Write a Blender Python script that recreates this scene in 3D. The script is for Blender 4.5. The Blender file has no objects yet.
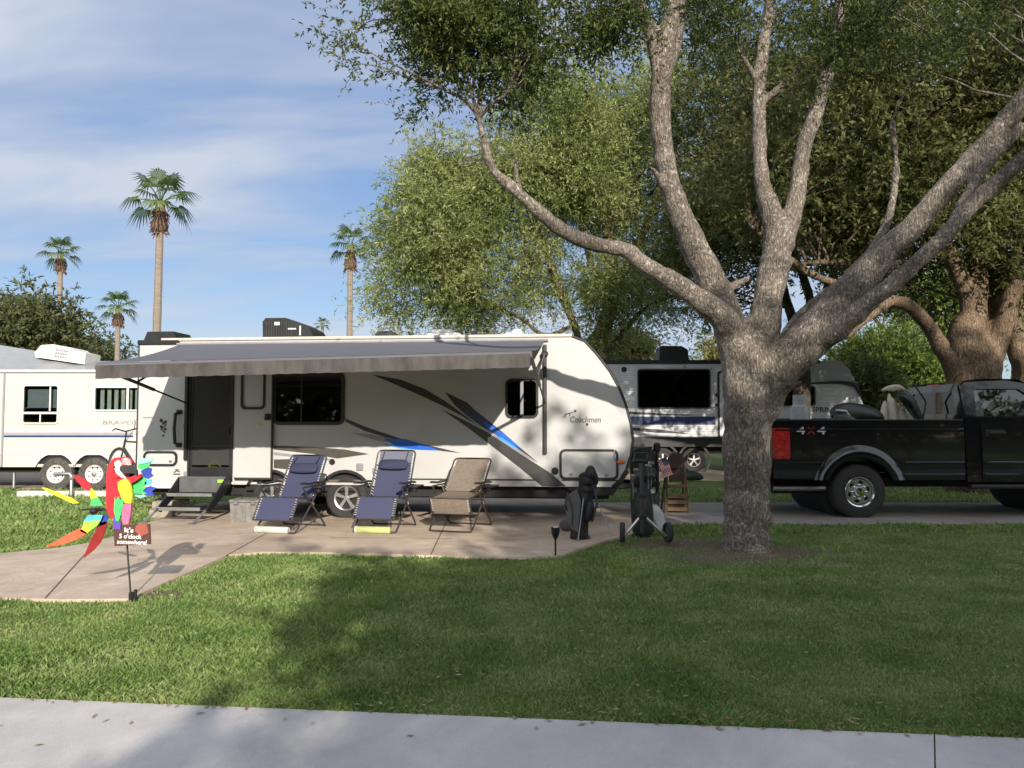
import bpy, bmesh, math, random
import numpy as np
from mathutils import Vector, Matrix
from mathutils.geometry import tessellate_polygon
R = math.radians
PI = math.pi
scene = bpy.context.scene
COL = scene.collection

# ------------------------------------------------------------------ camera, sky, sun, exposure
FPX = 770.0
CAMH = 1.5
PITCH = math.atan(39.0 / FPX)
cam_d = bpy.data.cameras.new('camera')
cam_d.sensor_width = 36.0
cam_d.lens = FPX / 1024 * 36
cam_d.clip_start = 0.05
cam_d.clip_end = 3000
cam = bpy.data.objects.new('camera', cam_d)
COL.objects.link(cam)
cam.location = (0, 0, CAMH)
cam.rotation_euler = (PI / 2 + PITCH, 0, 0)
scene.camera = cam

SUN_EL, SUN_AZ = 21.0, 13.0           # sun behind the photographer, a little to the right
sun_d = bpy.data.lights.new('sun', 'SUN')
sun_d.energy = 4.4
sun_d.angle = R(0.5)
sun_d.color = (1.0, 0.915, 0.80)
sun = bpy.data.objects.new('sun', sun_d)
COL.objects.link(sun)
ldir = Vector((-math.sin(R(SUN_AZ)) * math.cos(R(SUN_EL)), math.cos(R(SUN_AZ)) * math.cos(R(SUN_EL)), -math.sin(R(SUN_EL))))
sun.rotation_euler = ldir.to_track_quat('-Z', 'Y').to_euler()

world = bpy.data.worlds.new('World')
scene.world = world
world.use_nodes = True
wn, wl = world.node_tree.nodes, world.node_tree.links
wn.clear()
w_out = wn.new('ShaderNodeOutputWorld')
w_bg = wn.new('ShaderNodeBackground')
w_bg.inputs['Strength'].default_value = 0.15
sky = wn.new('ShaderNodeTexSky')
sky.sky_type = 'NISHITA'
sky.sun_disc = False
sky.sun_elevation = R(SUN_EL)
sky.sun_rotation = R(180 - SUN_AZ)
sky.dust_density = 0.6
sky.ozone_density = 2.0
# thin high cirrus, a layer at one height over the whole sky
tc = wn.new('ShaderNodeTexCoord')
sep = wn.new('ShaderNodeSeparateXYZ')
wl.new(tc.outputs['Generated'], sep.inputs[0])
def wmath(op, a, b=None):
    n = wn.new('ShaderNodeMath'); n.operation = op
    for i, x in enumerate((a, b)):
        if x is None: continue
        if isinstance(x, (int, float)): n.inputs[i].default_value = x
        else: wl.new(x, n.inputs[i])
    return n.outputs[0]
zz = wmath('ADD', wmath('MAXIMUM', sep.outputs['Z'], 0.0), 0.22)
cmb = wn.new('ShaderNodeCombineXYZ')
wl.new(wmath('DIVIDE', sep.outputs['X'], zz), cmb.inputs[0])
wl.new(wmath('DIVIDE', sep.outputs['Y'], zz), cmb.inputs[1])
mp = wn.new('ShaderNodeMapping')
mp.inputs['Rotation'].default_value = (0, 0, R(24))
mp.inputs['Scale'].default_value = (0.5, 1.5, 1)
mp.inputs['Location'].default_value = (0.35, 0.2, 0)
wl.new(cmb.outputs[0], mp.inputs[0])
nz = wn.new('ShaderNodeTexNoise')
nz.inputs['Scale'].default_value = 1.5
nz.inputs['Detail'].default_value = 5
nz.inputs['Roughness'].default_value = 0.5
nz.inputs['Distortion'].default_value = 0.35
wl.new(mp.outputs[0], nz.inputs['Vector'])
cr = wn.new('ShaderNodeValToRGB')
cr.color_ramp.elements[0].position = 0.43; cr.color_ramp.elements[0].color = (0, 0, 0, 1)
cr.color_ramp.elements[1].position = 0.64; cr.color_ramp.elements[1].color = (1, 1, 1, 1)
wl.new(nz.outputs['Fac'], cr.inputs[0])
mixc = wn.new('ShaderNodeMix'); mixc.data_type = 'RGBA'
wl.new(wmath('ADD', wmath('MULTIPLY', cr.outputs[0], 0.3), 0.62), mixc.inputs['Factor'])
wl.new(sky.outputs[0], mixc.inputs[6])
# thin cloud scatters forward: it is brighter the nearer it lies to the sun
dt = wn.new('ShaderNodeVectorMath'); dt.operation = 'DOT_PRODUCT'
wl.new(tc.outputs['Generated'], dt.inputs[0]); dt.inputs[1].default_value = tuple(-ldir)
fwd = wmath('ADD', wmath('MULTIPLY', wmath('POWER', wmath('MAXIMUM', wmath('ADD', wmath('MULTIPLY', dt.outputs['Value'], 0.5), 0.5), 0.0), 2.0), 1.75), 0.95)
ccol = wn.new('ShaderNodeVectorMath'); ccol.operation = 'SCALE'
cmixw = wn.new('ShaderNodeMix'); cmixw.data_type = 'RGBA'
cmixw.inputs[6].default_value = (0.82, 1.25, 2.4, 1); cmixw.inputs[7].default_value = (3.1, 3.3, 3.75, 1)
wl.new(cr.outputs[0], cmixw.inputs['Factor'])
cwh = wn.new('ShaderNodeMix'); cwh.data_type = 'RGBA'; cwh.inputs[7].default_value = (2.5, 2.45, 2.4, 1)
wl.new(wmath('MINIMUM', wmath('MULTIPLY', wmath('SUBTRACT', fwd, 1.05), 0.8), 1.0), cwh.inputs['Factor'])
wl.new(cmixw.outputs[2], cwh.inputs[6])
wl.new(cwh.outputs[2], ccol.inputs[0]); wl.new(fwd, ccol.inputs['Scale'])
wl.new(ccol.outputs[0], mixc.inputs[7])
wl.new(mixc.outputs[2], w_bg.inputs['Color'])
wl.new(w_bg.outputs[0], w_out.inputs[0])

scene.view_settings.view_transform = 'Standard'
scene.view_settings.look = 'None'
scene.view_settings.exposure = 0.47
scene.view_settings.gamma = 1
scene.cycles.use_denoising = True
scene.cycles.max_bounces = 7
scene.cycles.diffuse_bounces = 3
scene.cycles.glossy_bounces = 3
scene.cycles.transmission_bounces = 5
scene.cycles.transparent_max_bounces = 10
scene.cycles.sample_clamp_indirect = 6
scene.cycles.caustics_reflective = False
scene.cycles.caustics_refractive = False

# ------------------------------------------------------------------ helpers
def ray(u, v):
    xc, yc = (u - 512) / FPX, (384 - v) / FPX
    return Vector((xc, math.cos(PITCH) - math.sin(PITCH) * yc, math.sin(PITCH) + math.cos(PITCH) * yc))
def at(u, v, Y):
    d = ray(u, v); t = Y / d.y
    return Vector((d.x * t, Y, CAMH + d.z * t))
def gnd(u, v, z=0.0):
    d = ray(u, v); t = (z - CAMH) / d.z
    return Vector((d.x * t, d.y * t, z))
class Plane:
    """upright plane through (x, y), turned by rz; reads measured points into its own metres"""
    def __init__(s, x, y, rz=0.0):
        s.o = Vector((x, y, 0)); s.rz = rz
        s.t = Vector((math.cos(rz), math.sin(rz), 0)); s.n = Vector((-math.sin(rz), math.cos(rz), 0))
    def px(s, u, v, dy=0.0):
        d = ray(u, v); o = Vector((0, 0, CAMH))
        t = ((s.o + s.n * dy - o).dot(s.n)) / d.dot(s.n)
        p = o + d * t
        return (p - s.o).dot(s.t), p.z

def tag(o, label=None, cat=None, group=None, kind=None):
    for k, v in (('label', label), ('category', cat), ('group', group), ('kind', kind)):
        if v: o[k] = v
    return o
def thing(name, label, cat, loc=(0, 0, 0), rz=0.0, group=None):
    o = bpy.data.objects.new(name, None); COL.objects.link(o)
    o.empty_display_size = 0.2
    o.location = loc; o.rotation_euler = (0, 0, rz)
    return tag(o, label, cat, group)
def sub(name, parent, loc=(0, 0, 0), rot=(0, 0, 0)):
    o = bpy.data.objects.new(name, None); COL.objects.link(o)
    o.empty_display_size = 0.1
    o.location = loc; o.rotation_euler = rot; o.parent = parent
    return o
def copy_tree(o, parent=None):
    c = o.copy(); COL.objects.link(c); c.parent = parent
    for ch in [x for x in bpy.data.objects if x.parent == o]: copy_tree(ch, c)
    return c

XZ = lambda a, b, d: (a, d, b)
YZ = lambda a, b, d: (d, a, b)
XY = lambda a, b, d: (a, b, d)
def rrect(x0, z0, x1, z1, r, n=5):
    r = min(r, (x1 - x0) / 2, (z1 - z0) / 2); P = []
    for cx, cz, a0 in ((x1 - r, z0 + r, -90), (x1 - r, z1 - r, 0), (x0 + r, z1 - r, 90), (x0 + r, z0 + r, 180)):
        for i in range(n + 1):
            a = R(a0 + 90 * i / n); P.append((cx + r * math.cos(a), cz + r * math.sin(a)))
    return P
def circle(cx, cy, r, n=24, a0=0.0):
    return [(cx + r * math.cos(a0 + 2 * PI * i / n), cy + r * math.sin(a0 + 2 * PI * i / n)) for i in range(n)]
def grow(P, d):
    """offset a convex-ish outline outward by about d"""
    cx = sum(p[0] for p in P) / len(P); cy = sum(p[1] for p in P) / len(P)
    w = max(abs(p[0] - cx) for p in P); h = max(abs(p[1] - cy) for p in P)
    return [(cx + (x - cx) * (1 + d / w), cy + (y - cy) * (1 + d / h)) for x, y in P]

class MB:
    def __init__(s): s.v, s.f, s.m = [], [], []
    def add(s, vs, fs, mi=0):
        b = len(s.v); s.v += [tuple(p) for p in vs]
        for f in fs: s.f.append(tuple(b + i for i in f)); s.m.append(mi)
        return s
    def box(s, c, d, b=0.0, mi=0, M=None):
        hx, hy, hz = d[0] / 2, d[1] / 2, d[2] / 2; b = min(b, hx * .9, hy * .9, hz * .9)
        if b <= 0:
            vs = [Vector((sx * hx, sy * hy, sz * hz)) for sx in (-1, 1) for sy in (-1, 1) for sz in (-1, 1)]
            fs = [(0, 1, 3, 2), (4, 6, 7, 5), (0, 4, 5, 1), (2, 3, 7, 6), (0, 2, 6, 4), (1, 5, 7, 3)]
        else:
            vs, idx = [], {}
            for sx in (-1, 1):
                for sy in (-1, 1):
                    for sz in (-1, 1):
                        for k in range(3):
                            p = [sx * (hx - b), sy * (hy - b), sz * (hz - b)]; p[k] += (sx, sy, sz)[k] * b
                            idx[sx, sy, sz, k] = len(vs); vs.append(Vector(p))
            fs = []
            for k in range(3):
                i, j = (k + 1) % 3, (k + 2) % 3
                for sg in (-1, 1):
                    q = []
                    for si, sj in ((-1, -1), (1, -1), (1, 1), (-1, 1)):
                        t = [0, 0, 0]; t[k] = sg; t[i] = si; t[j] = sj; q.append(idx[t[0], t[1], t[2], k])
                    fs.append(tuple(q if sg > 0 else q[::-1]))
                for si in (-1, 1):
                    for sj in (-1, 1):
                        q = []
                        for sg, kk in ((-1, i), (1, i), (1, j), (-1, j)):
                            t = [0, 0, 0]; t[k] = sg; t[i] = si; t[j] = sj; q.append(idx[t[0], t[1], t[2], kk])
                        fs.append(tuple(q))
            for sx in (-1, 1):
                for sy in (-1, 1):
                    for sz in (-1, 1): fs.append(tuple(idx[sx, sy, sz, k] for k in range(3)))
        if M is not None: vs = [M @ p for p in vs]
        return s.add([(p[0] + c[0], p[1] + c[1], p[2] + c[2]) for p in vs], fs, mi)
    def prism(s, outer, d0, d1, holes=(), mp=XZ, mi=0):
        loops = [list(outer)] + [list(h) for h in holes]
        flat = [p for L in loops for p in L]; n = len(flat)
        vs = [mp(a, b, d0) for a, b in flat] + [mp(a, b, d1) for a, b in flat]
        tris = tessellate_polygon([[Vector((p[0], p[1], 0)) for p in L] for L in loops])
        fs = [tuple(t) for t in tris] + [tuple(i + n for i in reversed(t)) for t in tris]
        o = 0
        for L in loops:
            k = len(L)
            for i in range(k):
                a, b = o + i, o + (i + 1) % k; fs.append((a, b, b + n, a + n))
            o += k
        return s.add(vs, fs, mi)
    def tube(s, pts, r, n=8, mi=0, caps=True, closed=False):
        pts = [Vector(p) for p in pts]; k = len(pts)
        rs = list(r) if hasattr(r, '__len__') else [r] * k
        vs, fs = [], []; up = None
        for i, p in enumerate(pts):
            a = pts[(i - 1) % k] if (closed or i > 0) else p
            b = pts[(i + 1) % k] if (closed or i < k - 1) else p
            t = (b - a)
            t = t.normalized() if t.length > 1e-9 else Vector((0, 0, 1))
            if up is None:
                up = Vector((0, 0, 1)) if abs(t.z) < .9 else Vector((1, 0, 0))
            x = up - t * up.dot(t)
            if x.length < 1e-6: x = t.orthogonal()
            x.normalize(); up = x; y = t.cross(x)
            for j in range(n):
                an = 2 * PI * j / n
                vs.append(p + (x * math.cos(an) + y * math.sin(an)) * rs[i])
        for i in range(k if closed else k - 1):
            i2 = (i + 1) % k
            for j in range(n):
                j2 = (j + 1) % n
                fs.append((i * n + j, i * n + j2, i2 * n + j2, i2 * n + j))
        if caps and not closed:
            fs.append(tuple(range(n))[::-1]); fs.append(tuple((k - 1) * n + j for j in range(n)))
        return s.add(vs, fs, mi)
    def lathe(s, prof, o=(0, 0, 0), axis='z', n=24, mi=0):
        """prof: (radius, height) list"""
        mpf = {'z': lambda x, y, h: (x, y, h), 'y': lambda x, y, h: (x, h, y), 'x': lambda x, y, h: (h, x, y)}[axis]
        vs, fs = [], []; k = len(prof)
        for r, h in prof:
            for j in range(n):
                a = 2 * PI * j / n; p = mpf(r * math.cos(a), r * math.sin(a), h)
                vs.append((p[0] + o[0], p[1] + o[1], p[2] + o[2]))
        for i in range(k - 1):
            for j in range(n):
                j2 = (j + 1) % n; fs.append((i * n + j, i * n + j2, (i + 1) * n + j2, (i + 1) * n + j))
        return s.add(vs, fs, mi)
    def sheet(s, rows, th=0.0, mi=0):
        """grid of points [row][col]; thickness th along the averaged normal"""
        k, n = len(rows), len(rows[0])
        P = [[Vector(p) for p in r] for r in rows]
        nn = (P[0][-1] - P[0][0]).cross(P[-1][0] - P[0][0]); nn.normalize()
        vs = [p for r in P for p in r]
        if th: vs += [p - nn * th for r in P for p in r]
        fs = []; N = k * n
        for i in range(k - 1):
            for j in range(n - 1):
                q = (i * n + j, i * n + j + 1, (i + 1) * n + j + 1, (i + 1) * n + j); fs.append(q)
                if th: fs.append(tuple(N + x for x in reversed(q)))
        if th:
            rim = [j for j in range(n)] + [i * n + n - 1 for i in range(1, k)] + [(k - 1) * n + j for j in range(n - 2, -1, -1)] + [i * n for i in range(k - 2, 0, -1)]
            for a, b in zip(rim, rim[1:] + rim[:1]): fs.append((b, a, a + N, b + N))
        return s.add(vs, fs, mi)
    def build(s, name, mats, parent=None, loc=(0, 0, 0), rot=(0, 0, 0), smooth=True, recalc=True, ang=32):
        me = bpy.data.meshes.new(name); me.from_pydata(s.v, [], s.f)
        mats = mats if isinstance(mats, (list, tuple)) else [mats]
        for m in mats: me.materials.append(m)
        if len(mats) > 1: me.polygons.foreach_set('material_index', s.m)
        if recalc:
            bm = bmesh.new(); bm.from_mesh(me); bmesh.ops.remove_doubles(bm, verts=bm.verts, dist=1e-6)
            bmesh.ops.recalc_face_normals(bm, faces=bm.faces); bm.to_mesh(me); bm.free()
        if smooth:
            me.polygons.foreach_set('use_smooth', [True] * len(me.polygons)); me.set_sharp_from_angle(angle=R(ang))
        me.update()
        o = bpy.data.objects.new(name, me); COL.objects.link(o)
        o.location = loc; o.rotation_euler = rot
        if parent is not None: o.parent = parent
        return o

def arr_mesh(name, V, F, mats, parent=None, smooth=False):
    """fast mesh from numpy: V (n,3), F (m,k) with the same k for all"""
    me = bpy.data.meshes.new(name); m, k = F.shape
    me.vertices.add(len(V)); me.vertices.foreach_set('co', np.ascontiguousarray(V, dtype=np.float32).ravel())
    me.loops.add(m * k); me.loops.foreach_set('vertex_index', np.ascontiguousarray(F, dtype=np.int32).ravel())
    me.polygons.add(m); me.polygons.foreach_set('loop_start', np.arange(0, m * k, k, dtype=np.int32))
    me.update(calc_edges=True)
    me.materials.append(mats)
    if smooth: me.polygons.foreach_set('use_smooth', [True] * m)
    o = bpy.data.objects.new(name, me); COL.objects.link(o)
    if parent is not None: o.parent = parent
    return o

def lettering(name, txt, m, parent, x, y, z, w, h, rot=(PI / 2, 0, 0), th=0.002, shear=0.0, bold=0.0):
    """flat letters, w by h metres, centred at x, y, z"""
    cu = bpy.data.curves.new(name, 'FONT'); cu.body = txt; cu.align_x = 'CENTER'; cu.align_y = 'CENTER'; cu.shear = shear; cu.offset = bold; cu.resolution_u = 3
    tmp = bpy.data.objects.new(name, cu); COL.objects.link(tmp)
    me = bpy.data.meshes.new_from_object(tmp); bpy.data.objects.remove(tmp)
    n = len(me.vertices); co = np.empty(n * 3, np.float32); me.vertices.foreach_get('co', co); co = co.reshape(-1, 3)
    lo, hi = co.min(0), co.max(0); c = (lo + hi) / 2
    co[:, 0] = (co[:, 0] - c[0]) * w / (hi[0] - lo[0]); co[:, 1] = (co[:, 1] - c[1]) * h / (hi[1] - lo[1]); co[:, 2] = th
    me.vertices.foreach_set('co', co.ravel()); me.materials.clear(); me.materials.append(m); me.update()
    o = bpy.data.objects.new(name, me); COL.objects.link(o); o.parent = parent
    o.location = (x, y, z); o.rotation_euler = rot
    return o

# ------------------------------------------------------------------ materials
def N(nt, t, **kw):
    n = nt.nodes.new(t)
    for k, v in kw.items():
        if k in n.inputs: n.inputs[k].default_value = v
        else: setattr(n, k, v)
    return n
def base_mat(name):
    m = bpy.data.materials.new(name); m.use_nodes = True
    return m, m.node_tree, m.node_tree.nodes['Principled BSDF']
def mat(name, col, rough=.5, metal=0.0, var=.10, scale=6.0, bump=0.0, bscale=60.0, spec=.5, coat=0.0, col2=None, stretch=None, rvar=.08):
    m, nt, b = base_mat(name); L = nt.links
    tcn = N(nt, 'ShaderNodeTexCoord'); src = tcn.outputs['Object']
    if stretch:
        mpn = N(nt, 'ShaderNodeMapping'); mpn.inputs['Scale'].default_value = stretch; L.new(src, mpn.inputs[0]); src = mpn.outputs[0]
    nz = N(nt, 'ShaderNodeTexNoise', Scale=scale, Detail=6.0, Roughness=.6); L.new(src, nz.inputs['Vector'])
    rp = N(nt, 'ShaderNodeValToRGB')
    c2 = col2 if col2 else tuple(c * (1 - 2 * var) for c in col)
    c1 = col if col2 else tuple(min(1, c * (1 + var)) for c in col)
    rp.color_ramp.elements[0].position = .3; rp.color_ramp.elements[1].position = .7
    rp.color_ramp.elements[0].color = (*c2, 1); rp.color_ramp.elements[1].color = (*c1, 1)
    L.new(nz.outputs['Fac'], rp.inputs[0]); L.new(rp.outputs[0], b.inputs['Base Color'])
    mr = N(nt, 'ShaderNodeMapRange'); mr.inputs['To Min'].default_value = max(.02, rough - rvar); mr.inputs['To Max'].default_value = min(1, rough + rvar)
    L.new(nz.outputs['Fac'], mr.inputs['Value']); L.new(mr.outputs[0], b.inputs['Roughness'])
    b.inputs['Metallic'].default_value = metal; b.inputs['Specular IOR Level'].default_value = spec; b.inputs['Coat Weight'].default_value = coat
    if bump:
        n2 = N(nt, 'ShaderNodeTexNoise', Scale=bscale, Detail=4.0); L.new(src, n2.inputs['Vector'])
        bp = N(nt, 'ShaderNodeBump', Strength=bump, Distance=.02); L.new(n2.outputs['Fac'], bp.inputs['Height']); L.new(bp.outputs[0], b.inputs['Normal'])
    return m
def tinted(name, tint, rough=.02, ior=1.5, film=.0):
    m, nt, b = base_mat(name); L = nt.links; nt.nodes.remove(b); out = nt.nodes['Material Output']
    tr = N(nt, 'ShaderNodeBsdfTransparent'); tr.inputs[0].default_value = (*tint, 1)
    gl = N(nt, 'ShaderNodeBsdfGlossy', Roughness=rough); fr = N(nt, 'ShaderNodeFresnel', IOR=ior)
    ad = N(nt, 'ShaderNodeMath', operation='ADD'); ad.inputs[1].default_value = film; L.new(fr.outputs[0], ad.inputs[0])
    nz = N(nt, 'ShaderNodeTexNoise', Scale=1.3); bp = N(nt, 'ShaderNodeBump', Strength=.05, Distance=.05)
    tcn = N(nt, 'ShaderNodeTexCoord'); L.new(tcn.outputs['Object'], nz.inputs['Vector']); L.new(nz.outputs['Fac'], bp.inputs['Height']); L.new(bp.outputs[0], gl.inputs['Normal'])
    mx = N(nt, 'ShaderNodeMixShader'); L.new(ad.outputs[0], mx.inputs[0]); L.new(tr.outputs[0], mx.inputs[1]); L.new(gl.outputs[0], mx.inputs[2]); L.new(mx.outputs[0], out.inputs[0])
    return m
def mesh_cloth(name, col, open_):
    m, nt, b = base_mat(name); L = nt.links; out = nt.nodes['Material Output']
    b.inputs['Base Color'].default_value = (*col, 1); b.inputs['Roughness'].default_value = .7
    tr = N(nt, 'ShaderNodeBsdfTransparent'); mx = N(nt, 'ShaderNodeMixShader'); mx.inputs[0].default_value = 1 - open_
    L.new(tr.outputs[0], mx.inputs[1]); L.new(b.outputs[0], mx.inputs[2]); L.new(mx.outputs[0], out.inputs[0])
    return m
def leaf_mat(name, c1, c2, c3, trans=.35, scale=.5):
    """leaf colour differs from leaf to leaf and from bough to bough"""
    m, nt, b = base_mat(name); L = nt.links; out = nt.nodes['Material Output']
    ge = N(nt, 'ShaderNodeNewGeometry'); tcn = N(nt, 'ShaderNodeTexCoord')
    nz = N(nt, 'ShaderNodeTexNoise', Scale=scale, Detail=2.0); L.new(tcn.outputs['Object'], nz.inputs['Vector'])
    ad = N(nt, 'ShaderNodeMath', operation='MULTIPLY_ADD'); ad.inputs[1].default_value = .55
    L.new(ge.outputs['Random Per Island'], ad.inputs[0])
    ma = N(nt, 'ShaderNodeMath', operation='MULTIPLY_ADD'); ma.inputs[1].default_value = 1.3; ma.inputs[2].default_value = -.42
    L.new(nz.outputs['Fac'], ma.inputs[0]); L.new(ma.outputs[0], ad.inputs[2])
    rp = N(nt, 'ShaderNodeValToRGB'); e = rp.color_ramp.elements
    e[0].color = (*c1, 1); e[0].position = .1; e[1].color = (*c3, 1); e[1].position = .95; q = e.new(.5); q.color = (*c2, 1)
    L.new(ad.outputs[0], rp.inputs[0]); L.new(rp.outputs[0], b.inputs['Base Color'])
    b.inputs['Roughness'].default_value = .5; b.inputs['Specular IOR Level'].default_value = .25
    tl = N(nt, 'ShaderNodeBsdfTranslucent'); L.new(rp.outputs[0], tl.inputs[0])
    mx = N(nt, 'ShaderNodeMixShader'); mx.inputs[0].default_value = trans
    L.new(b.outputs[0], mx.inputs[1]); L.new(tl.outputs[0], mx.inputs[2]); L.new(mx.outputs[0], out.inputs[0])
    return m
def bark_mat(name, dark, light, lichen, s=1.0, lich=.55):
    m, nt, b = base_mat(name); L = nt.links; tcn = N(nt, 'ShaderNodeTexCoord')
    mpn = N(nt, 'ShaderNodeMapping'); mpn.inputs['Scale'].default_value = (1, 1, .55); L.new(tcn.outputs['Object'], mpn.inputs[0])
    n1 = N(nt, 'ShaderNodeTexNoise', Scale=26 * s, Detail=8.0, Roughness=.72); L.new(mpn.outputs[0], n1.inputs['Vector'])
    vo = N(nt, 'ShaderNodeTexVoronoi', Scale=34 * s, feature='F1'); L.new(mpn.outputs[0], vo.inputs['Vector'])
    rp = N(nt, 'ShaderNodeValToRGB'); e = rp.color_ramp.elements; e[0].color = (*dark, 1); e[0].position = .36; e[1].color = (*light, 1); e[1].position = .62
    L.new(n1.outputs['Fac'], rp.inputs[0])
    n2 = N(nt, 'ShaderNodeTexNoise', Scale=12 * s, Detail=6.0, Roughness=.7); L.new(tcn.outputs['Object'], n2.inputs['Vector'])
    r2 = N(nt, 'ShaderNodeValToRGB'); r2.color_ramp.elements[0].position = lich; r2.color_ramp.elements[1].position = lich + .08
    L.new(n2.outputs['Fac'], r2.inputs[0])
    mx = N(nt, 'ShaderNodeMix', data_type='RGBA'); L.new(r2.outputs[0], mx.inputs['Factor']); L.new(rp.outputs[0], mx.inputs[6]); mx.inputs[7].default_value = (*lichen, 1)
    # furrows between bark plates
    mv = N(nt, 'ShaderNodeMapping'); mv.inputs['Scale'].default_value = (1, 1, .22); L.new(tcn.outputs['Object'], mv.inputs[0])
    wb = N(nt, 'ShaderNodeTexNoise', Scale=9 * s, Detail=3.0); L.new(mv.outputs[0], wb.inputs['Vector'])
    wa = N(nt, 'ShaderNodeVectorMath', operation='MULTIPLY_ADD'); L.new(wb.outputs['Color'], wa.inputs[0]); wa.inputs[1].default_value = (.12, .12, .12); L.new(mv.outputs[0], wa.inputs[2])
    ve = N(nt, 'ShaderNodeTexVoronoi', Scale=17 * s, feature='DISTANCE_TO_EDGE'); L.new(wa.outputs[0], ve.inputs['Vector'])
    re_ = N(nt, 'ShaderNodeMapRange'); re_.inputs['From Max'].default_value = .16; re_.inputs['To Min'].default_value = .55; re_.inputs['To Max'].default_value = 1.0; L.new(ve.outputs['Distance'], re_.inputs['Value'])
    n5 = N(nt, 'ShaderNodeTexNoise', Scale=1.6, Detail=4.0); L.new(tcn.outputs['Object'], n5.inputs['Vector'])
    r5 = N(nt, 'ShaderNodeMapRange'); r5.inputs['From Min'].default_value = .3; r5.inputs['From Max'].default_value = .7; r5.inputs['To Min'].default_value = .55; r5.inputs['To Max'].default_value = 1.4; L.new(n5.outputs['Fac'], r5.inputs['Value'])
    m5 = N(nt, 'ShaderNodeMath', operation='MULTIPLY'); L.new(re_.outputs[0], m5.inputs[0]); L.new(r5.outputs[0], m5.inputs[1])
    mm = N(nt, 'ShaderNodeMix', data_type='RGBA', blend_type='MULTIPLY'); mm.inputs['Factor'].default_value = 1; L.new(mx.outputs[2], mm.inputs[6]); L.new(m5.outputs[0], mm.inputs[7]); mx = mm
    L.new(mx.outputs[2], b.inputs['Base Color']); b.inputs['Roughness'].default_value = .92; b.inputs['Specular IOR Level'].default_value = .2
    ad = N(nt, 'ShaderNodeMath', operation='ADD'); L.new(n1.outputs['Fac'], ad.inputs[0]); L.new(re_.outputs[0], ad.inputs[1])
    bp = N(nt, 'ShaderNodeBump', Strength=.75, Distance=.03); L.new(ad.outputs[0], bp.inputs['Height']); L.new(bp.outputs[0], b.inputs['Normal'])
    return m

M = {}
M['white'] = mat('white_gelcoat', (.52, .52, .515), .32, var=.03, scale=1.2, coat=.2)
M['cream'] = mat('cream_gelcoat', (.54, .52, .48), .4, var=.03, scale=1.0)
M['offwhite'] = mat('off_white_plastic', (.72, .70, .66), .45, var=.05)
M['sidinggrey'] = mat('grey_siding', (.58, .59, .61), .4, var=.05, scale=1.5)
M['capgrey'] = mat('grey_cap', (.30, .31, .32), .4, var=.05)
M['black'] = mat('black_plastic', (.018, .018, .02), .45, var=.2)
M['rubber'] = mat('tyre_rubber', (.035, .034, .033), .85, var=.2, bump=.2)
M['dustyrubber'] = mat('dusty_tyre_rubber', (.085, .078, .07), .9, var=.25, scale=12)
M['dark'] = mat('underbody', (.02, .02, .02), .8, var=.2)
M['interior'] = mat('interior_panel', (.15, .12, .095), .7)
M['charcoal'] = mat('charcoal_vinyl', (.045, .043, .042), .4, var=.08)
M['brownvinyl'] = mat('brown_grey_vinyl', (.075, .066, .058), .4, var=.08)
M['blue'] = mat('blue_vinyl', (.02, .13, .62), .35, var=.1)
M['lightblue'] = mat('light_blue_vinyl', (.08, .36, .85), .35, var=.1)
M['navy'] = mat('navy_vinyl', (.03, .05, .13), .4, var=.1)
M['greyvinyl'] = mat('grey_vinyl', (.28, .28, .31), .4, var=.08)
M['lavender'] = mat('grey_lavender_vinyl', (.34, .33, .40), .4, var=.05)
M['alu'] = mat('aluminium', (.62, .62, .62), .35, metal=.9, var=.06)
M['chrome'] = mat('chrome', (.75, .75, .76), .12, metal=1, var=.03)
M['steel'] = mat('grey_steel', (.33, .33, .33), .45, metal=.8)
M['gunmetal'] = mat('gunmetal_tube', (.085, .08, .078), .4, metal=.5)
M['bronze'] = mat('bronze_tube', (.10, .08, .06), .4, metal=.5)
M['whitepaint'] = mat('white_wheel_paint', (.74, .73, .70), .4, var=.08)
M['awning'] = mat('awning_fabric', (.12, .12, .135), .7, var=.10, scale=3, stretch=(1, 8, 1))
M['valance'] = mat('awning_valance', (.075, .069, .064), .75, var=.25, scale=9, stretch=(1, 1, .3))
M['tan_roof'] = mat('roof_rail', (.62, .55, .48), .5)
M['glassdark'] = tinted('dark_window', (.10, .10, .11), film=.07)
M['glass'] = tinted('window_glass', (.72, .78, .76), film=.02)
M['glassgrey'] = tinted('grey_window', (.42, .45, .48), film=.1)
M['screen'] = mesh_cloth('insect_screen', (.055, .052, .05), .42)
M['bluecloth'] = mesh_cloth('navy_mesh_fabric', (.05, .055, .115), .04)
M['bluesheer'] = mesh_cloth('sheer_navy_mesh', (.09, .10, .19), .45)
M['bluepad'] = mat('navy_pillow', (.036, .040, .09), .8, var=.1, bump=.3, bscale=300)
M['tancloth'] = mat('taupe_mesh_fabric', (.235, .19, .15), .8, var=.12, scale=30, bump=.3, bscale=400)
M['lace'] = mat('white_bungee', (.7, .7, .7), .6)
M['rollwhite'] = mat('white_roll', (.55, .57, .50), .8, var=.1)
M['rollgreen'] = mat('pale_green_roll', (.48, .52, .20), .8, var=.15)
M['tote'] = mat('grey_tote', (.27, .255, .24), .5, metal=.35, var=.15, scale=14)
M['truck'] = mat('black_truck_paint', (.006, .006, .009), .18, var=.1, spec=.5, coat=.6, rvar=.03)
M['trucktrim'] = mat('black_trim', (.018, .018, .02), .5)
M['redlens'] = mat('red_lens', (.55, .03, .035), .15, coat=.6, var=.3, scale=14)
M['amber'] = mat('amber_lens', (.75, .18, .01), .25)
M['red'] = mat('red_letter', (.30, .03, .03), .4)
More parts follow.
